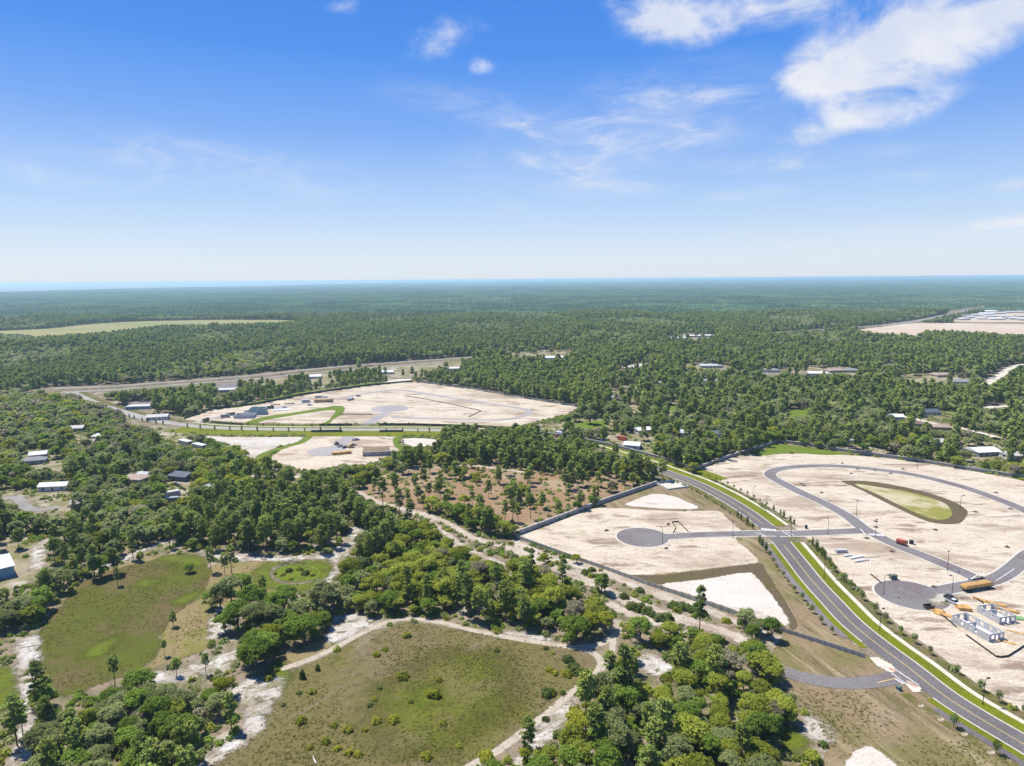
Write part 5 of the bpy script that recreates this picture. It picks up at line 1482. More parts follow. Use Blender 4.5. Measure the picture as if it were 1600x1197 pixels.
def pine_crown(seed, n, leaf, Ht=13.5, R=2.5, low=.42):
    rng = np.random.default_rng(seed)
    k = 40
    zt = np.sort(rng.uniform(low, 1.0, k))
    az = np.arange(k) * 2.399 + rng.uniform(-.6, .6, k)
    u = (zt - low) / (1 - low)
    rr = R * np.clip(1.15 * np.sqrt(np.clip(1 - u, 0, 1)) * (0.55 + .7 * u) + .1, .12, 1) * rng.uniform(.45, 1.1, k)
    lc = np.stack([rr * np.cos(az), rr * np.sin(az), zt * Ht], 1)
    lr = rng.uniform(.5, 1.0, k) * R / 2.5
    pk = rng.integers(0, k, n)
    d = rng.normal(size=(n, 3))
    d[:, 2] = np.abs(d[:, 2]) - .4
    d /= np.linalg.norm(d, axis=1)[:, None]
    cen = lc[pk] + d * (lr[pk] * rng.uniform(.35, 1.1, n))[:, None] * np.array([1, 1, .7])
    nr = d * .5 + rng.normal(size=(n, 3)) * .6 + np.array([0, 0, .4])
    v, f = quads(cen, nr, leaf * rng.uniform(.6, 1.3, n), rng, 2.1)
    return v, f, lc, lr


def pine_trunk(lc, seed, Ht=13.5):
    mb = MB()
    mb.tube((0, 0, -.1), (.05, 0, Ht * .55), .2, .14, n=7)
    mb.tube((.05, 0, Ht * .55), (0, 0, Ht * .97), .14, .04, n=6)
    for i in range(0, len(lc), 2):
        e = lc[i]
        mb.tube((0, 0, max(1, e[2] - .5)), tuple(e * np.array([.9, .9, 1])), .05, .02, n=3, cap=False)
    return mb


NEAR_OAK, NEAR_PINE = [], []
for i in range(9):
    v, f, lc, lr = oak_crown(100 + i, 4300, .40, flat=[1, .8, 1.15][i % 3], Ht=[8.6, 7.6, 9.6][i % 3])
    NEAR_OAK.append((mesh_np('oak crown', v, f, [M_OAK[0]]), oak_trunk(lc, lr, i).mesh('oak trunk', M_BARK)))
for i in range(7):
    v, f, lc, lr = pine_crown(200 + i, 1700, .36, Ht=[13.5, 12, 15][i % 3], R=[2.5, 2.8, 2.3][i % 3], low=[.42, .34, .5, .38][i % 4])
    NEAR_PINE.append((mesh_np('pine crown', v, f, [M_PINE[0]]), pine_trunk(lc, i, [13.5, 12, 15][i % 3]).mesh('pine trunk', M_PBARK)))

# ---- where trees stand
OPENB = []
for (g, w, kp) in OPEN:
    OPENB.append((g, w, kp, g.min(0) - ((w or 0) + 12), g.max(0) + ((w or 0) + 12)))


def openness(P, margin, flat=True):
    """largest chance-removal: True where the open ground forbids a tree"""
    bad = np.zeros(len(P), bool)
    rnd = RNG.random(len(P))
    for (g, w, kp, lo, hi) in OPENB:
        if kp < 0 and not flat:
            continue
        k = np.where((P[:, 0] > lo[0]) & (P[:, 0] < hi[0]) & (P[:, 1] > lo[1]) & (P[:, 1] < hi[1]) & ~bad)[0]
        if len(k) == 0:
            continue
        s = sd_poly(P[k], g) if w is None else sd_line(P[k], g, w)
        bad[k] |= (s > -margin) & (rnd[k] > kp)
    return bad


def inside(P, pts):
    return sd_poly(P, GP(pts)) > 0


cell = 4.9
ys = np.arange(95, 2240, cell)
pts = []
for y in ys:
    hw = .80 * y + 70
    x = np.arange(-hw, hw, cell)
    pts.append(np.stack([x, np.full(len(x), y)], 1))
P = np.concatenate(pts)
P = P + RNG.uniform(-.46, .46, P.shape) * cell
D = np.hypot(P[:, 0], P[:, 1])
# thin with distance so that crowns grow a little larger far off
keep = RNG.random(len(P)) < np.where(D < 600, 1.0, np.clip(1.0 - (D - 600) / 4200, .72, 1))
P, D = P[keep], D[keep]
# low-frequency variation decides oak or pine
def vnoise(P, s, seed):
    r = np.random.default_rng(seed)
    tot = np.zeros(len(P))
    for k in range(6):
        a, ph = r.uniform(0, 6.28), r.uniform(0, 6.28)
        f = s * r.uniform(.6, 1.8)
        tot += np.sin((P[:, 0] * math.cos(a) + P[:, 1] * math.sin(a)) * f + ph)
    return tot / 6


pp = np.clip(.42 + .9 * vnoise(P, .012, 3) + .5 * vnoise(P, .05, 4), .05, .95)
dens = np.full(len(P), .95)
ZONES = [  # (polygon in the photograph, density, pine share)
    ([(555, 770), (600, 740), (720, 724), (900, 726), (1018, 756), (930, 787), (805, 838), (760, 810), (640, 794)], .22, .85),
    ([(690, 690), (720, 684), (800, 690), (900, 705), (1010, 742), (1014, 757), (960, 748), (900, 742), (800, 730), (700, 722), (600, 742), (520, 745), (545, 732), (620, 708)], 1.0, .78),
    ([(640, 800), (700, 822), (800, 845), (950, 895), (1200, 990), (1190, 1018), (1100, 985), (980, 940), (840, 890), (700, 850)], .32, .1),
    ([(245, 770), (330, 790), (420, 760), (560, 775), (590, 800), (600, 840), (545, 860), (400, 868), (300, 858), (230, 840)], .95, .55),
    ([(60, 850), (150, 870), (240, 850), (330, 862), (280, 870), (170, 888), (110, 925), (70, 930)], .42, .25),
    ([(0, 640), (100, 620), (240, 662), (330, 720), (330, 780), (250, 850), (100, 850), (0, 820)], .78, .08),
    ([(-200, 640), (110, 616), (200, 648), (250, 690), (0, 790), (-200, 800)], .95, .06),
    ([(100, 622), (150, 610), (330, 600), (420, 612), (340, 640), (280, 654), (200, 645)], .8, .2),
    ([(860, 640), (960, 640), (1100, 660), (1190, 690), (1085, 733), (960, 695), (870, 678)], .9, .1),
    ([(655, 596), (760, 600), (910, 635), (960, 600), (900, 560), (700, 560)], 1.0, .7),
    ([(1200, 690), (1260, 690), (1330, 690), (1400, 640), (1600, 640), (1700, 760), (1500, 730)], .85, .3),
    ([(1000, 560), (1600, 560), (1700, 640), (1300, 660), (1000, 640)], .95, .3),
    ([(930, 1000), (985, 985), (1060, 1020), (1050, 1060), (1000, 1062), (960, 1060), (890, 1100), (850, 1150), (800, 1200), (770, 1197), (900, 1080), (938, 1040)], .12, .1),
    ([(500, 905), (520, 905), (560, 965), (700, 962), (800, 985), (960, 995), (960, 1010), (800, 998), (640, 970), (540, 1010), (440, 1045), (445, 1030), (500, 990)], .16, 0),
    ([(225, 1052), (330, 985), (345, 945), (390, 935), (510, 915), (500, 990), (440, 1060), (360, 1090), (230, 1070)], 0, 0),
    ([(320, 930), (345, 900), (330, 870), (530, 862), (530, 905), (470, 925)], 0, 0),
    ([(300, 1062), (420, 1040), (450, 1060), (430, 1130), (380, 1180), (300, 1210), (290, 1180), (352, 1120)], .06, 0),
    ([(0, 960), (60, 985), (62, 1100), (55, 1190), (-60, 1240), (-100, 1000)], .14, .2),
    # dense thickets
    ([(88, 1135), (160, 1100), (225, 1085), (300, 1088), (346, 1095), (352, 1122), (320, 1148), (285, 1180), (255, 1290), (10, 1290), (50, 1200), (62, 1150)], 1.0, .05),
    ([(540, 905), (560, 885), (590, 850), (620, 835), (680, 840), (760, 868), (800, 886), (870, 908), (930, 930), (958, 955), (955, 988), (910, 1000), (870, 984), (800, 972), (760, 955), (700, 952), (640, 952), (600, 962), (565, 955), (540, 935)], 1.0, .12),
    ([(985, 965), (1030, 985), (1090, 1000), (1140, 1012), (1150, 1045), (1090, 1052), (1050, 1030), (1000, 1015), (975, 990)], 1.0, .05),
    ([(1045, 1085), (1100, 1055), (1150, 1045), (1200, 1078), (1245, 1108), (1258, 1130), (1225, 1150), (1212, 1290), (840, 1290), (880, 1210), (920, 1160), (980, 1110)], 1.0, .1),
]
for zp, dn, ps in ZONES:
    k = inside(P, zp)
    dens[k] = dn
    pp[k] = np.clip(ps + .25 * (pp[k] - .42), 0, 1)
k = P[:, 1] > 900
pp[k] = np.clip(pp[k] - .06, 0, 1)
ispine = RNG.random(len(P)) < pp
sel = RNG.random(len(P)) < dens * np.where(ispine, 1.0, np.where(dens >= 1.0, .95, .82))
P, D, ispine, dens = P[sel], D[sel], ispine[sel], dens[sel]
scl = np.where(ispine, RNG.uniform(.72, 1.15, len(P)), RNG.uniform(.50, 1.0, len(P)) + .22 * (RNG.random(len(P)) < .25))
scl *= np.where(dens < .5, .82, 1.0)
scl *= np.where((D < 340) & ~ispine, .90, 1.0)
scl *= np.where(D > 560, 1 + .28 * vnoise(P, .008, 61), 1.0)
hgt = np.where(ispine, 13 * scl, 8.4 * scl)
bad = openness(P, 1.8)
for fr in (.5, .85):
    Q = P * (H / (H - hgt * fr))[:, None]
    bad |= openness(Q, .4, False)
for (g, r) in HOUSES:
    for fr in (0, .5, .9):
        Q = P * (H / (H - hgt * fr))[:, None]
        bad |= np.hypot(Q[:, 0] - g[0], Q[:, 1] - g[1]) < r * (1.25 if fr == 0 else 1.08)
P, D, ispine, scl, hgt = P[~bad], D[~bad], ispine[~bad], scl[~bad], hgt[~bad]

# single trees placed by hand: base in the photograph, kind, scale, tint
HAND = [
    (1192, 1056, 'o', 1.0, 3), (1180, 1046, 'o', .95, 1), (1206, 1066, 'o', .8, 3), (1174, 1034, 'o', .9, 3),
    (507, 962, 'o', 1.25, 0), (520, 955, 'o', .9, 0), (495, 948, 'o', .9, 0), (345, 952, 'o', 1.05, 0), (362, 942, 'o', 1.0, 0), (330, 950, 'o', .7, 1), (378, 925, 'o', .95, 1), (352, 905, 'p', .75, 0), (330, 894, 'p', .8, 0), (362, 896, 'p', .85, 1), (410, 927, 'p', .62, 0), (296, 895, 'o', .5, 1),
    (372, 985, 'o', 1.15, 1), (352, 988, 'o', .8, 1), (395, 965, 'o', 1.2, 1), (420, 962, 'o', 1.15, 1), (445, 962, 'o', 1.1, 1), (470, 968, 'o', 1.0, 0), (400, 990, 'o', 1.2, 0), (425, 990, 'o', 1.15, 0), (450, 988, 'o', 1.0, 1), (475, 1003, 'o', 1.15, 1), (490, 996, 'o', .9, 1), (460, 1008, 'o', .95, 1), (505, 982, 'o', .72, 1), (400, 1018, 'o', .95, 1), (415, 1030, 'o', 1.0, 1), (400, 1046, 'o', 1.15, 1), (388, 1038, 'o', .8, 1), (425, 1012, 'o', .9, 2), (435, 1005, 'p', .7, 1),
    (271, 979, 'p', .5, 0), (257, 1025, 'p', .4, 0), (184, 915, 'p', .55, 0), (178, 898, 'p', .9, 0), (208, 873, 'p', .95, 1), (158, 902, 'o', 1.1, 1), (148, 905, 'p', 1.0, 0), (182, 896, 'p', .8, 1), (100, 925, 'o', .9, 0), (85, 918, 'o', .8, 0), (75, 925, 'o', .9, 0), (55, 965, 'o', 1.0, 1), (40, 968, 'o', .9, 0), (66, 955, 'o', 1.0, 1), (22, 970, 'o', .9, 0), (8, 985, 'o', 1.0, 0), (30, 955, 'p', .7, 1), (10, 965, 'p', .8, 0),
    (62, 1112, 'p', 1.05, 0), (74, 1118, 'p', .85, 0), (68, 1105, 'o', .8, 1), (27, 1165, 'p', 1.0, 0), (36, 1150, 'p', .7, 0), (322, 1054, 'p', .55, 0), (276, 1056, 'p', .45, 0), (180, 1072, 'p', .7, 0), (362, 1140, 'p', .75, 1), (352, 1090, 'o', .75, 2), (302, 1190, 'p', .8, 1),
    (945, 985, 'o', .8, 2), (900, 1002, 'o', 1.1, 1), (922, 992, 'o', .8, 2), (944, 930, 'p', .7, 0), (940, 925, 'o', .7, 1), (1165, 980, 'o', .75, 0), (1185, 992, 'o', .7, 0), (1205, 1000, 'o', .75, 1), (1175, 1000, 'o', .6, 1), (900, 880, 'o', .45, 2), (850, 880, 'o', .5, 2),
    (952, 1065, 'p', .8, 0), (962, 1062, 'o', .6, 1), (915, 1140, 'p', 1.05, 1), (905, 1150, 'o', .9, 2), (825, 1185, 'p', .85, 1), (822, 1192, 'o', .5, 2), (985, 1052, 'p', .7, 1), (988, 1035, 'o', .55, 2),
    (1122, 720, 'o', .7, 1), (1049, 716, 'p', .8, 1), (922, 663, 'o', 1.35, 0), (1000, 764 - 4, 'o', .6, 1),
]
HB = np.array([G(q[0], q[1]) for q in HAND])
hk = np.array([q[2] == 'p' for q in HAND])
hs = np.array([q[3] for q in HAND])
ht_ = np.array([q[4] for q in HAND])
# pull generated trees back from the hand placed ones
for b, s, kk in zip(HB, hs, hk):
    far_ = np.hypot(P[:, 0] - b[0], P[:, 1] - b[1]) > (1.6 if kk else 3.4) * s + 1.2
    P, D, ispine, scl, hgt = P[far_], D[far_], ispine[far_], scl[far_], hgt[far_]
tint_n = vnoise(P, .03, 11) + RNG.normal(size=len(P)) * .30
TX, TY = project(P, 5.0) if False else (np.zeros(len(P)), np.zeros(len(P)))
east = (P[:, 0] > -60 + .02 * P[:, 1]) & (P[:, 1] < 430)
u_ = np.clip(.5 + .42 * tint_n + RNG.uniform(-.3, .3, len(P)), 0, .999)
tint = np.where(east, np.array([0, 0, 1, 1, 3, 3, 3, 3, 3, 2])[(u_ * 10).astype(int)], np.array([0, 0, 0, 0, 0, 1, 1, 3, 3, 2])[(u_ * 10).astype(int)])
st = vnoise(P, .006, 51) + RNG.normal(size=len(P)) * .25
tint = np.where((D > 560) & (st > -.08), 0, tint)
tint = np.where(RNG.random(len(P)) < np.where((D > 600) & (vnoise(P, .004, 52) > .2), .16, .045), 4, tint)
tint = np.where(ispine, (RNG.random(len(P)) < .4).astype(int), tint)
P = np.concatenate([HB, P])
D = np.hypot(P[:, 0], P[:, 1])
ispine = np.concatenate([hk, ispine])
scl = np.concatenate([hs, scl])
tint = np.concatenate([ht_, tint])
hand = np.arange(len(P)) < len(HB)


def project(P, z):
    d = np.stack([P[:, 0], P[:, 1], np.full(len(P), z) - H], 1)
    r, u, f = np.array(_X), np.array(_Y), -np.array(_Z)
    w = d @ f
    return 800 + F * (d @ r) / w, 598.5 - F * (d @ u) / w


PX, PY = project(P, 5.0)
infr = (PX > -25) & (PX < 1625) & (PY < 1225)

ANCH = [  # landmark phrases for the labels
    ((250, 1140), 'in the bottom thicket beside the white track'), ((150, 1120), 'in the thicket below the dark green meadow'), ((330, 1110), 'at the thicket edge by the white sand'), ((60, 1185), 'by the lower end of the white sand track'), ((30, 965), 'between warehouse yard and white track'), ((100, 910), 'between warehouse drive and dark meadow'),
    ((180, 880), 'on the white path above the dark meadow'), ((345, 940), 'in the clump on the tan grass'), ((420, 985), 'in the clump between pond and olive meadow'), ((510, 955), 'beside the white path below the pond bed'), ((270, 980), 'alone on the tan grass'), ((460, 850), 'behind the green pond bed'), ((340, 840), 'north of the white path'),
    ((580, 930), 'at the west end of the central thicket'), ((650, 920), 'in the dense central thicket'), ((650, 865), 'on the top side of the central thicket'), ((730, 930), 'in the mid thicket above the olive meadow'), ((830, 945), 'in the east half of the central thicket'), ((920, 985), 'at the track fork above the meadow'), ((780, 880), 'along the sandy trail by the thicket'), ((900, 905), 'between the two sandy trails'),
    ((1010, 985), 'at the head of the lower east thicket'), ((1100, 1010), 'in the strip below the sandy trail'), ((1180, 995), 'at the fence below the white sand patch'), ((1200, 1100), 'at the thicket corner facing the driveway'), ((1100, 1100), 'in the upper part of the east thicket'), ((980, 1150), 'in the east thicket near the sand track'), ((1060, 1180), 'in the east thicket at the bottom edge'), ((1170, 1170), 'in the east thicket by the brown grass'), ((860, 1170), 'on the sandy strip below the wheel track'), ((960, 1050), 'beside the track bend'),
    ((700, 780), 'on the red brown pine clearing'), ((850, 790), 'on the red-brown clearing near the grey wall'), ((620, 760), 'at the west end of the red-brown clearing'), ((800, 725), 'in the tall row between clearing and parkway'), ((950, 735), 'in the tall row near the parkway bend'), ((650, 715), 'in front of the white sand basin'), ((560, 760), 'west of the red brown clearing'), ((480, 800), 'in the broad middle woods'), ((400, 770), 'in the woods below the grey sand lot'), ((560, 830), 'in the woods near the sand path bend'), ((300, 800), 'below the slate roofed house'), ((420, 745), 'in front of the far lower lots'),
    ((230, 800), 'between ruined slab and white path'), ((150, 840), 'on the scrub behind the warehouse'), ((60, 820), 'south of the winding road'), ((100, 760), 'around the white trailer home'), ((200, 730), 'near the pinkish tan roof'), ((320, 730), 'beside the slate roofed house'), ((30, 740), 'north of the winding road'), ((100, 690), 'by the sandy clearing with small roofs'), ((350, 700), 'at the grey sand lot'), ((150, 650), 'west of the parkway bend'), ((300, 630), 'between highway and far lots'),
    ((930, 680), 'around the crowded yard behind the wall'), ((1050, 690), 'behind the wall and green verge'), ((1150, 680), 'at the wall corner above the big lot'), ((1300, 680), 'above the wall of the big lot'), ((1450, 710), 'above the wall near the barn'), ((1580, 720), 'above the wall by the edge'), ((960, 620), 'near the blue grey hip roof'), ((1100, 630), 'in the trees of the middle homes'), ((1250, 640), 'near the small bright green field'), ((1420, 670), 'along the lane of the homes'), ((800, 600), 'behind the far upper lots'), ((1560, 650), 'below the pale road at the edge'),
]
AP = np.array([G(*a[0]) for a in ANCH])
ORD = ['first', 'second', 'third', 'fourth', 'fifth', 'sixth', 'seventh', 'eighth', 'ninth', 'tenth', 'eleventh', 'twelfth', 'thirteenth', 'fourteenth', 'fifteenth', 'sixteenth', 'seventeenth', 'eighteenth', 'nineteenth', 'twentieth']


def place_individuals(kind, count):
    isP = kind == 'pine'
    cand = np.where((ispine == isP) & infr)[0]
    # largest in the picture first
    size = scl[cand] / D[cand] * np.where(hand[cand], 3, 1)
    cand = cand[np.argsort(-size)][:count]
    rec = {}
    for i in cand:
        a = np.argmin(np.hypot(*(AP - P[i]).T))
        if isP:
            tn = ['dark-needled', 'light-green'][tint[i]]
            sz = 'tall' if scl[i] > .98 else 'slim' if scl[i] > .8 else 'short'
        else:
            tn = TINT[tint[i]]
            sz = 'wide' if scl[i] > 1.02 else 'round' if scl[i] > .82 else 'small'
        rec.setdefault((sz, tn, a), []).append(i)
    protos = NEAR_PINE if isP else NEAR_OAK
    noun = 'pine' if isP else 'oak'
    for (sz, tn, a), ids in rec.items():
        ids.sort(key=lambda q: PX[q])
        ph = ANCH[a][1]
        for k_, i in enumerate(ids):
            if len(ids) == 1:
                lb = '%s %s %s %s' % (sz, tn, noun, ph)
            elif len(ids) <= 20:
                lb = '%s %s %s %s, %s from left' % (sz, tn, noun, ph, ORD[k_])
            else:
                lb = '%s %s %s %s' % (sz, tn, noun, ph)
            cm, tm_ = protos[int(RNG.integers(len(protos)))]
            root = empty('pine_tree' if isP else 'oak_tree', (P[i][0], P[i][1], 0), RNG.uniform(0, 6.28))
            root.scale = (scl[i] * RNG.uniform(.92, 1.1), scl[i] * RNG.uniform(.92, 1.1), scl[i] * RNG.uniform(.9, 1.1))
            tag(root, lb, 'pine tree' if isP else 'oak tree', '%ss %s' % (noun, ph))
            o = link('crown', cm, root)
            o.material_slots[0].link = 'OBJECT'
            o.material_slots[0].material = (M_PINE if isP else M_OAK)[tint[i]]
            link('trunk', tm_, root)
    return cand


used = np.concatenate([place_individuals('oak', 300), place_individuals('pine', 290)])
rest = np.ones(len(P), bool)
rest[used] = False


# ---- masses: instances of a few crowns on the remaining points
def scatter(name, label, cat, protos, mats, P3, rot, scale, pick):
    """protos: list of (verts, quads, material index).  One object: prototypes and points in one mesh, copied by geometry nodes"""
    V, Fq, Mi, Pr = [], [], [], []
    b = 0
    for k, (v, f, mi) in enumerate(protos):
        V.append(v)
        Fq.append(f + b)
        Mi.append(mi if hasattr(mi, '__len__') else np.full(len(f), mi))
        Pr.append(np.full(len(v), k))
        b += len(v)
    n = len(P3)
    V.append(P3)
    Pr.append(np.full(n, -1))
    V = np.concatenate(V)
    me = mesh_np(name, V, np.concatenate(Fq), mats, midx=np.concatenate(Mi))
    a = me.attributes.new('proto', 'INT', 'POINT')
    a.data.foreach_set('value', np.concatenate(Pr).astype(np.int32))
    z = np.zeros(b)
    for nm, arr in (('turn', rot), ):
        a = me.attributes.new(nm, 'FLOAT', 'POINT')
        a.data.foreach_set('value', np.concatenate([z, arr]).astype(np.float32))
    a = me.attributes.new('size', 'FLOAT_VECTOR', 'POINT')
    a.data.foreach_set('vector', np.concatenate([np.zeros((b, 3)), scale]).astype(np.float32).ravel())
    a = me.attributes.new('pick', 'INT', 'POINT')
    a.data.foreach_set('value', np.concatenate([z, pick]).astype(np.int32))
    o = link(name, me)
    tag(o, label, cat, kind='stuff')
    ng = bpy.data.node_groups.new(name, 'GeometryNodeTree')
    ng.interface.new_socket('Geometry', in_out='INPUT', socket_type='NodeSocketGeometry')
    ng.interface.new_socket('Geometry', in_out='OUTPUT', socket_type='NodeSocketGeometry')
    nd, lk = ng.nodes, ng.links
    gi, go = nd.new('NodeGroupInput'), nd.new('NodeGroupOutput')

    def attr(nm, dt):
        q = nd.new('GeometryNodeInputNamedAttribute')
        q.data_type = dt
        q.inputs['Name'].default_value = nm
        return [s for s in q.outputs if s.enabled][0]

    def only(val):
        c = nd.new('FunctionNodeCompare')
        c.data_type = 'INT'
        c.operation = 'EQUAL'
        ins = [s for s in c.inputs if s.enabled]
        lk.new(attr('proto', 'INT'), ins[0])
        ins[1].default_value = val
        s = nd.new('GeometryNodeSeparateGeometry')
        s.domain = 'POINT'
        lk.new(gi.outputs[0], s.inputs['Geometry'])
        lk.new(c.outputs[0], s.inputs['Selection'])
        return s.outputs['Selection']
    g2i = nd.new('GeometryNodeGeometryToInstance')
    for k in range(len(protos) - 1, -1, -1):
        lk.new(only(k), g2i.inputs[0])
    iop = nd.new('GeometryNodeInstanceOnPoints')
    lk.new(only(-1), iop.inputs['Points'])
    lk.new(g2i.outputs[0], iop.inputs['Instance'])
    iop.inputs['Pick Instance'].default_value = True
    lk.new(attr('pick', 'INT'), iop.inputs['Instance Index'])
    cx = nd.new('ShaderNodeCombineXYZ')
    lk.new(attr('turn', 'FLOAT'), cx.inputs[2])
    lk.new(cx.outputs[0], iop.inputs['Rotation'])
    lk.new(attr('size', 'FLOAT_VECTOR'), iop.inputs['Scale'])
    lk.new(iop.outputs[0], go.inputs[0])
    md = o.modifiers.new('scatter', 'NODES')
    md.node_group = ng
    return o


def with_trunk(v, f, mi, height, r, tm):
    q = MB().tube((0, 0, 0), (0, 0, height), r, r * .5, n=4, cap=False)
    b = len(v)
    return np.concatenate([v, np.array(q.v)]), np.concatenate([f, np.array(q.f) + b]), np.concatenate([np.full(len(f), mi), np.full(len(q.f), tm)])


def vary(k, s):
    return np.stack([s * RNG.uniform(.9, 1.15, k), s * RNG.uniform(.9, 1.15, k), s * RNG.uniform(.88, 1.15, k)], 1)


for isP in (False, True):
    idx = np.where(rest & (ispine == isP))[0]
    protos, nt = [], (2 if isP else 5)
    for lod, (nq, lf) in enumerate(((520, .72), (230, 1.05)) if isP else ((900, .9), (360, 1.4))):
        for vr in range(2):
            for t_ in range(nt):
                if isP:
                    v, f, _, _ = pine_crown(300 + 7 * vr + t_, nq, lf, Ht=13.2, R=2.6, low=.36)
                    protos.append(with_trunk(v, f, t_, 11, .17, nt))
                else:
                    v, f, _, _ = oak_crown(400 + 7 * vr + t_, nq, lf)
                    protos.append(with_trunk(v, f, t_, 5, .3, nt))
    lod = (D[idx] > 640).astype(int)
    pick = lod * 2 * nt + RNG.integers(0, 2, len(idx)) * nt + tint[idx]
    s = scl[idx] * np.where(D[idx] > 600, np.clip(1 + (D[idx] - 600) / 5000, 1, 1.22), 1)
    scatter('pine_wood' if isP else 'oak_wood', 'rest of the %s woods stretching to the distant forest' % ('pine' if isP else 'oak'), 'woods', protos, (M_PINE if isP else M_OAK) + [M_PBARK if isP else M_BARK],
            np.c_[P[idx], np.zeros(len(idx))], RNG.uniform(0, 6.28, len(idx)), vary(len(idx), s), pick)
print('TREES', len(P), 'rest', rest.sum())


# ---- the far forest, as patches of many small crowns
def patch(seed, size, spacing, R, Ht, nq, leaf):
    rng = np.random.default_rng(seed)
    k = int(size / spacing)
    gx, gy = np.meshgrid(np.arange(k), np.arange(k))
    c = (np.stack([gx.ravel(), gy.ravel()], 1) + rng.uniform(.1, .9, (k * k, 2))) * spacing - size / 2
    c = c[rng.random(len(c)) < .9]
    n = len(c)
    hh = Ht * rng.uniform(.6, 1.2, n)
    d = rng.normal(size=(n, nq, 3))
    d[:, :, 2] = np.abs(d[:, :, 2])
    d /= np.linalg.norm(d, axis=2)[:, :, None]
    cen = np.c_[c, hh - R * .8][:, None, :] + d * (R * rng.uniform(.7, 1.15, n))[:, None, None]
    nr = d + rng.normal(size=d.shape) * .4
    v, f = quads(cen.reshape(-1, 3), nr.reshape(-1, 3), leaf * rng.uniform(.7, 1.3, n * nq), rng)
    return v, f, 0


def cells(y0, y1, s):
    out = []
    for y in np.arange(y0, y1, s):
        hw = .80 * (y + s) + s
        k = int(hw / s) + 1
        for i in range(-k, k):
            out.append(((i + .5) * s, y + s / 2))
    return np.array(out)


def on_land(Q):
    sea_poly = np.concatenate([cp, far[::-1]])
    return ~(sd_poly(Q, sea_poly) > 0)


OPEN_FAR = [GP([(1490, 499), (1530, 490.5), (1600, 484.5), (1800, 478), (1800, 503), (1600, 504), (1500, 503)])]
Q = cells(2240, 5760, 160)
kp = on_land(Q)
for g_ in OPEN_FAR:
    kp &= sd_poly(Q, g_) < 30
roadL = smooth_line(GP([(1433, 501.5), (1490, 490), (1548, 479.6)]), 40)
kp &= sd_line(Q, roadL, 60) < 0
Q = Q[kp]
n = len(Q)
scatter('far_forest', 'unbroken dark green forest reaching far over the plain', 'forest', [patch(500 + i, 164, 6.6, 3.2, 10.5, 12, 2.7) for i in range(4)], [M_FAR],
        np.c_[Q, np.zeros(n)], RNG.integers(0, 4, n) * math.pi / 2, np.c_[np.ones((n, 2)), RNG.uniform(.85, 1.2, n)], RNG.integers(0, 4, n))
Q2 = cells(5760, 14720, 320)
Q2 = Q2[on_land(Q2)]
n = len(Q2)
scatter('far_forest', 'second more distant belt of the blue green forest', 'forest', [patch(520 + i, 328, 9.0, 4.4, 12, 9, 4.6) for i in range(3)], [M_FAR],
        np.c_[Q2, np.zeros(n)], RNG.integers(0, 4, n) * math.pi / 2, np.c_[np.ones((n, 2)), RNG.uniform(.85, 1.2, n)], RNG.integers(0, 3, n))
Q3 = cells(14720, 60000, 1280)
Q3 = Q3[on_land(Q3)]
n = len(Q3)
scatter('far_forest', 'farthest blue forest belt under the horizon', 'forest', [patch(540 + i, 1300, 26, 14, 17, 9, 13) for i in range(2)], [M_FAR],
        np.c_[Q3, np.zeros(n)], RNG.integers(0, 4, n) * math.pi / 2, np.c_[np.ones((n, 2)), RNG.uniform(.85, 1.3, n)], RNG.integers(0, 2, n))


# ------------------------------------------------------------------ shrubs, young street trees, undergrowth
def dome(seed, n, leaf, R, Ht):
    rng = np.random.default_rng(seed)
    d = rng.normal(size=(n, 3))
    d[:, 2] = np.abs(d[:, 2])
    d /= np.linalg.norm(d, axis=1)[:, None]
    bump = 1 + .25 * np.sin(d[:, 0] * 5 + seed) * np.cos(d[:, 1] * 4 + seed)
    cen = d * (bump * rng.choice([1, 1, .7], n))[:, None] * np.array([R, R, Ht])
    cen[:, 2] += .05
    return quads(cen, d + rng.normal(size=(n, 3)) * .5, leaf * rng.uniform(.6, 1.3, n), rng)


SHR = [mesh_np('shrub', *dome(600 + i, 420, .26, 1.0, 1.05), [M_SHRUB]) for i in range(3)]
twig = MB()
for i in range(6):
    a = i * 1.05
    twig.tube((0, 0, 0), (.6 * math.cos(a), .6 * math.sin(a), .7), .035, .015, n=4, cap=False)
TWIG = twig.mesh('twigs', M_BARK)
c2 = []
SH = [(285, 922, 1.7, 'y'), (488, 948, 1.15, 'y'), (573, 975, 1.6, 'y'), (750, 920, 1.6, 'y'), (862, 915, 1.5, 'g'), (437, 1050, 1.35, 'y'), (508, 1095, 1.1, 'y'), (582, 1120, 1.3, 'y'), (640, 1130, 1.3, 'y'), (1064, 1145, 1.6, 'y'), (1267, 1078, 1.0, 'y'), (1440, 1150, 2.2, 'y'), (740, 785, 1.0, 'y'), (915, 648, 2.0, 'y'), (1115, 760, 2.3, 'y'), (1085, 755, 1.6, 'y'), (1140, 665, 1.0, 'g'), (965, 798, 1.0, 'y'), (335, 1088, 1.0, 'y'), (350, 740, 1.3, 'y'), (942, 390, 1.4, 'g'), (803, 475, 1.0, 'g'), (750, 508, 1.2, 'g'), (290, 650, 1.2, 'c'), (385, 600, .9, 'c'), (270, 745, .8, 'd'), (170, 820, .7, 'd'), (710, 820, .9, 'd'), (772, 715, .7, 'd'), (1500, 480, .9, 'd'), (1165, 935, 1.2, 'y'), (680, 975, .9, 'y')]
SH = [(400 + a / 3.99, 897 + b / 3.99, s, k) for a, b, s, k in SH]
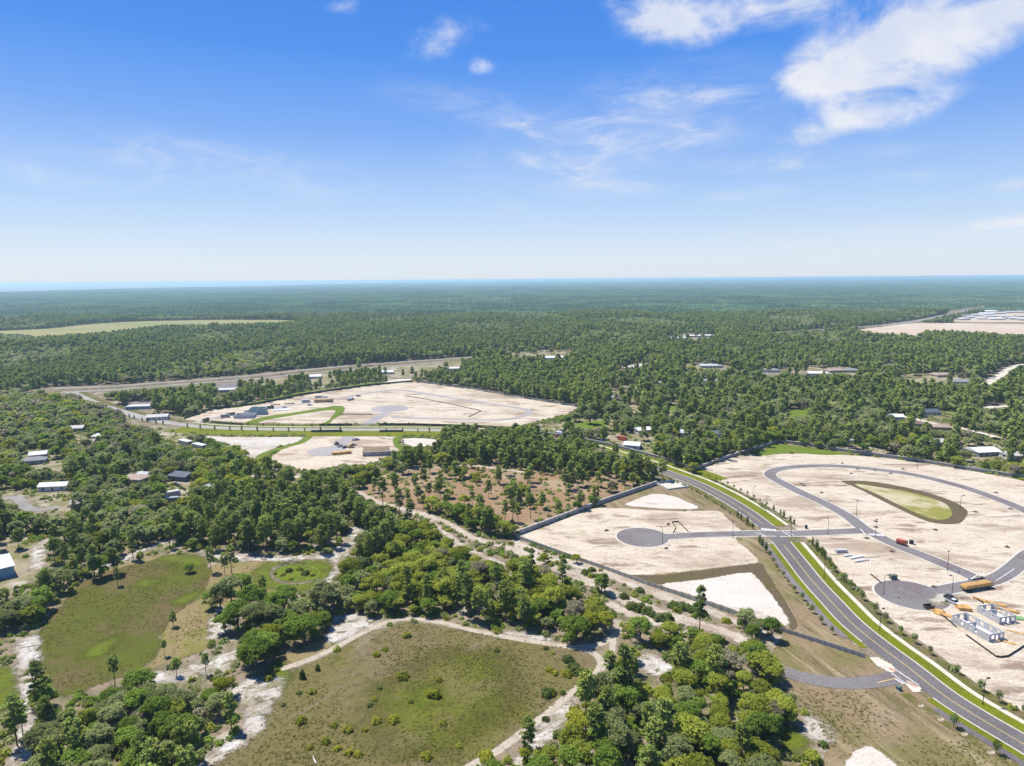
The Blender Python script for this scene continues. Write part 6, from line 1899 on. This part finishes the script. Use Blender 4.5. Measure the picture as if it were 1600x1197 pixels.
SH += [(800 + a / 3.99, 897 + b / 3.99, s, k) for a, b, s, k in [(350, 540, 1.7, 'd'), (345, 630, 1.8, 'y'), (385, 600, 2.0, 'd'), (420, 625, 1.7, 'd'), (455, 650, 1.3, 'y'), (230, 600, 1.3, 'y'), (268, 625, 1.3, 'y'), (225, 755, 1.8, 'd'), (245, 745, 1.5, 'g'), (540, 690, 2.0, 'y'), (255, 498, .8, 'y'), (210, 468, .8, 'd'), (318, 745, .9, 'd'), (210, 910, 1.0, 'd'), (750, 600, 1.6, 'y'), (690, 540, 1.4, 'g'), (460, 770, 1.6, 'y'), (620, 770, 1.6, 'y'), (290, 1010, 1.4, 'd'), (100, 1180, 1.4, 'g'), (960, 660, 2.0, 'y')]]
SH += [(1030, 968, 2.0, 'd'), (1042, 968, 2.3, 'd'), (1052, 948, 2.0, 'd'), (1064, 950, 2.2, 'd'), (1076, 953, 1.9, 'd'), (1088, 957, 2.2, 'd'), (1100, 963, 1.8, 'd'), (988, 950, 2.2, 'd'), (999, 953, 2.4, 'd'), (1010, 957, 2.2, 'd'), (1018, 962, 1.7, 'd'), (975, 934, 1.7, 'd'), (1000, 924, 1.6, 'd'), (860, 884, 1.6, 'y'), (830, 862, 1.5, 'd'), (880, 876, 1.4, 'y'), (915, 896, 1.7, 'd'), (925, 892, 1.5, 'd'), (1160, 975, 1.7, 'd'), (1135, 972, 1.5, 'g')]
SH += [(430 + 0, 897, .8, 'g'), (452, 893, 1.4, 'd'), (478, 897, 1.7, 'd'), (468, 890, 1.3, 'g'), (488, 899, 1.3, 'y'), (455, 905, 1.2, 'y'), (442, 899, 1.1, 'y'), (70, 1200, 1.2, 'g'), (430, 1048, 1.4, 'y'), (420, 1062, 1.5, 'y')]
mats_s = {'y': M_SHRUB, 'g': M_OAK[2], 'd': M_SHRUBD, 'c': M_SHRUBD}
desc_s = {'y': 'yellow green bushy shrub', 'g': 'soft green low shrub', 'd': 'dark low shrub', 'c': 'dark pointed cedar shrub'}
recs = {}
SA = [((640, 1140), 'near the bottom of the olive meadow'), ((480, 1080), 'on the west side of the olive meadow'), ((600, 1020), 'on the upper olive meadow'), ((680, 1085), 'on the bright grass of the olive meadow'), ((590, 1125), 'in the middle of the olive meadow'), ((890, 1040), 'in the clump inside the track bend'), ((860, 1085), 'on the east side of the olive meadow'), ((940, 1070), 'beside the track bend'), ((985, 1050), 'by the white sand below the trail fork'), ((460, 897), 'in the green pond bed'), ((760, 1180), 'by the lower wheel track'), ((430, 1055), 'on the bright grass by the white sand'), ((830, 1180), 'on the sandy strip below the track'), ((70, 1200), 'by the white sand track'), ((1065, 953), 'between the sandy trail and the fence'), ((1002, 953), 'on the low bank of the sandy trail'), ((870, 880), 'beside the upper sandy trail')]
for q in SH:
    j = min(range(len(SA)), key=lambda i: math.hypot(SA[i][0][0] - q[0], SA[i][0][1] - q[1]))
    recs.setdefault((q[3], j), []).append(q)
for (kd, j), qs in recs.items():
    qs.sort()
    for k_, q in enumerate(qs):
        g = G(q[0], q[1])
        root = empty('shrub', (g[0], g[1], 0.01), q[0])
        s = q[2]
        s *= .85 if kd == 'y' else 1
        root.scale = (s * .75, s * .75, s * 1.9) if kd == 'c' else (s, s * 1.1, s * .85)
        tag(root, desc_s[kd] + ' ' + SA[j][1] + ('' if len(qs) == 1 else ', %s from the left' % ORD[k_]), 'shrub', 'shrubs dotted over the meadows')
        o = link('foliage', SHR[k_ % 3], root)
        o.material_slots[0].link = 'OBJECT'
        o.material_slots[0].material = mats_s[kd]
        link('twigs', TWIG, root)

# young street trees
M_YOUNG = leafy('young tree leaves', ((0.055, 0.085, 0.022), (0.072, 0.10, 0.026), (0.09, 0.12, 0.034)))


def young(seed, n, R, Ht, low, leaf=.26):
    rng = np.random.default_rng(seed)
    d = rng.normal(size=(n, 3))
    d /= np.linalg.norm(d, axis=1)[:, None]
    cen = d * rng.choice([1, .9, .6], n)[:, None] * np.array([R, R, (Ht - low) / 2]) * (1 + .2 * np.sin(d[:, :1] * 6 + seed))
    cen[:, 2] += (Ht + low) / 2
    return quads(cen, d + rng.normal(size=(n, 3)) * .6, leaf * rng.uniform(.6, 1.3, n), rng)


YT = [(mesh_np('young crown', *young(700 + i, 260, .95, 3.6, 1.3), [M_YOUNG]), MB().tube((0, 0, 0), (0, 0, 2.4), .06, .04, n=5).mesh('young trunk', M_BARK)) for i in range(3)]
CT = [(mesh_np('column crown', *young(720 + i, 420, .75, 4.6, .3), [M_SHRUBD]), MB().tube((0, 0, 0), (0, 0, 3), .08, .05, n=5).mesh('column trunk', M_BARK)) for i in range(2)]
LT = [(mesh_np('low crown', *young(740 + i, 120, .7, 1.5, .1, .22), [M_YOUNG]), MB().tube((0, 0, 0), (0, 0, .9), .05, .03, n=4).mesh('low trunk', M_BARK)) for i in range(2)]


def row(L, off, a, b, step, protos, name, label, cat, group, s=1.0, jit=.3):
    """trees at even steps beside the parkway, nearest first"""
    N = normals2(L)
    sarr = np.r_[0, np.cumsum(np.linalg.norm(np.diff(L, axis=0), axis=1))]
    k_ = 0
    x = a
    while x < b:
        i = int(np.argmin(abs(sarr - x)))
        p = L[i] + N[i] * off + RNG.uniform(-jit, jit, 2)
        x += step
        cx_, cy_ = project(np.array([p]), 1.0)
        if not (-20 < cx_[0] < 1620 and cy_[0] < 1215):
            continue
        cm, tm_ = protos[k_ % len(protos)]
        root = empty(name, (p[0], p[1], .05), RNG.uniform(0, 6.28))
        ss = s * RNG.uniform(.82, 1.15)
        root.scale = (ss, ss, ss)
        tag(root, label % NUM[k_], cat, group)
        link('crown', cm, root)
        link('trunk', tm_, root)
        k_ += 1


NUM = []
tens = ['', '', 'twenty', 'thirty', 'forty', 'fifty', 'sixty']
ones = ['', 'first', 'second', 'third', 'fourth', 'fifth', 'sixth', 'seventh', 'eighth', 'ninth']
teen = ['tenth', 'eleventh', 'twelfth', 'thirteenth', 'fourteenth', 'fifteenth', 'sixteenth', 'seventeenth', 'eighteenth', 'nineteenth']
for i in range(1, 70):
    NUM.append(ones[i] if i < 10 else teen[i - 10] if i < 20 else (tens[i // 10] + ('-' + ones[i % 10] if i % 10 else 'th' if False else 'ieth')).replace('yieth', 'ieth'))
row(PK, -12.2, 4, sI - 30, 8.4, YT, 'street_tree', '%s young tree from the bottom on the verge beside the pale pavement', 'young tree', 'young trees on the strip beside the pavement')
row(PK, -12.4, sI - 30, sI - 8, 6.0, CT, 'street_tree', '%s dark column tree below the short side street', 'young tree', 'dark column trees at the junction')
row(PK, 10.4, 4, sD - 22, 9.5, YT, 'street_tree', '%s young tree from the bottom below the driveway', 'young tree', 'young trees along the lower asphalt path')
row(PK, 10.6, sD + 20, sI - 22, 6.4, YT, 'street_tree', '%s young tree above the driveway along the asphalt path', 'young tree', 'young trees along the asphalt path', .78)
row(PK, 10.4, sI - 22, sI - 7, 5.0, CT, 'street_tree', '%s dark column tree below the west side street', 'young tree', 'dark column trees at the junction')
row(PK, 8.2, sI + 8, sI + 30, 5.5, CT, 'street_tree', '%s dark column tree above the west side street', 'young tree', 'dark column trees at the junction', .8)
row(PK, 9.5, sI + 32, sI + 120, 4.6, LT, 'hedge_plant', '%s low grey plant up the near side of the parkway', 'plant', 'low plants along the upper parkway')
row(PK, -14.2, sI + 9, sI + 30, 5.0, CT, 'street_tree', '%s dark column tree on the far verge above the junction', 'young tree', 'dark column trees at the junction', .8)
row(PK, -14.6, sI + 30, sI + 128, 6.0, YT, 'street_tree', '%s small dark tree up the far planting strip', 'young tree', 'small trees on the upper planting strip', .62)
row(PK, 8, sW + 14, sT - 12, 13, CT, 'street_tree', '%s dark column tree on the near side of the far parkway', 'young tree', 'dark trees along the far parkway', .95)
row(PK, -8, sW + 14, sT - 12, 14, YT, 'street_tree', '%s young tree on the far side of the far parkway', 'young tree', 'young trees along the far parkway', .95)
row(PK, 8, arc_at(PK, G(720, 673)), sW - 14, 12, CT, 'street_tree', '%s dark column tree near the far street crossing', 'young tree', 'dark trees along the far parkway', .8)
row(PK, -8, arc_at(PK, G(720, 673)), sW - 14, 14, YT, 'street_tree', '%s young tree across from the far street crossing', 'young tree', 'young trees along the far parkway', .95)
row(PK, 8.5, sT + 12, arc_at(PK, G(190, 643)), 11, CT, 'street_tree', '%s dark column tree on the parkway toward the highway', 'young tree', 'dark trees along the far parkway', .95)
M_ringsand = plain('ring sand', (0.42, 0.35, 0.25), rough=0.95)
# tree wells of pale sand round the trees below the driveway
for k_, q in enumerate([(1439.5, 1103.5), (1470.5, 1125), (1507.5, 1148), (1549.5, 1176.5)]):
    g = G(*q)
    v = []
    for j in range(14):
        a = 2 * math.pi * j / 14
        v.append((1.05 * math.cos(a), .85 * math.sin(a), .0))
    for j in range(14):
        a = 2 * math.pi * j / 14
        v.append((0.8 * math.cos(a), .62 * math.sin(a), .28))
    for j in range(14):
        a = 2 * math.pi * j / 14
        v.append((.55 * math.cos(a), .4 * math.sin(a), .06))
    f = [(j, (j + 1) % 14, 14 + (j + 1) % 14, 14 + j) for j in range(14)] + [(14 + j, 14 + (j + 1) % 14, 28 + (j + 1) % 14, 28 + j) for j in range(14)] + [tuple(range(28, 42))]
    me = bpy.data.meshes.new('sand_ring')
    me.from_pydata(v, [], f)
    me.materials.append(M_ringsand)
    tag(link('sand_ring', me, loc=(g[0], g[1], .03), rz=.6), '%s pale sand ring below the driveway, counted downhill' % ORD[k_], 'sand ring', 'pale sand rings round young trees')

# undergrowth: low scrub on the woodland soil and along the open edges
n0 = 80000
yy = np.sqrt(RNG.uniform(120 ** 2, 620 ** 2, n0))
U = np.stack([RNG.uniform(-1, 1, n0) * (.8 * yy + 40), yy], 1)
bd = openness(U, .3)
for (g, r) in HOUSES:
    bd |= np.hypot(U[:, 0] - g[0], U[:, 1] - g[1]) < r
bd &= ~(inside(U, ZONES[2][0]) & (RNG.random(len(U)) < .09))
U = U[~bd]
dn = np.clip(.55 + .8 * vnoise(U, .08, 21), .1, 1)
k = inside(U, ZONES[0][0])
dn[k] *= .28
U = U[RNG.random(len(U)) < dn]
n = len(U)
protos = []
for i in range(3):
    v, f = dome(800 + i, 46, .55, 1.0, .8)
    protos.append((v, f, i))
scatter('undergrowth', 'low scrub and palmetto under and between the trees', 'undergrowth', protos, [M_OAK[3], M_OAK[1], M_OAK[0]], np.c_[U, np.zeros(n)], RNG.uniform(0, 6.28, n), vary(n, RNG.uniform(.35, 1.5, n)), RNG.integers(0, 3, n))
# tufts of grass on the meadows and the dry verge
T_ = []
for pol, m_ in (([(326, 1197), (400, 1148), (450, 1070), (483, 1038), (562, 997), (638, 974), (733, 988), (875, 1009), (936, 1035), (888, 1083), (800, 1152), (726, 1197)], 5200), ([(60, 998), (75, 1080), (158, 1068), (246, 1022), (268, 965), (328, 900), (300, 877), (200, 885), (112, 925), (64, 985)], 2600), ([(1205, 1075), (1300, 1080), (1400, 1080), (1600, 1205), (1420, 1240), (1370, 1160), (1310, 1190), (1270, 1120)], 1300), ([(225, 1049), (250, 997), (330, 885), (440, 870), (522, 890), (430, 930), (333, 990)], 1300)):
    g_ = GP(pol)
    q = RNG.uniform(g_.min(0), g_.max(0), (m_ * 3, 2))
    q = q[(sd_poly(q, g_) > 0)]
    q = q[RNG.random(len(q)) < np.clip(.45 + 1.3 * vnoise(q, .12, 31), .04, 1)][:m_]
    T_.append(q)
T_ = np.concatenate(T_)
keep_ = sd_line(T_, PK, 22) < 0
n = keep_.sum()
T_ = T_[keep_]
M_TUFT = leafy('grass tufts', ((0.085, 0.076, 0.025), (0.12, 0.10, 0.045), (0.10, 0.105, 0.016)))
scatter('grass', 'coarse grass tufts on the meadows and dry verge', 'grass', [(*dome(820 + i, 30, .24, .55, .22), 0) for i in range(2)], [M_TUFT], np.c_[T_, np.full(n, .02)], RNG.uniform(0, 6.28, n), vary(n, RNG.uniform(.2, .65, n)), RNG.integers(0, 2, n))
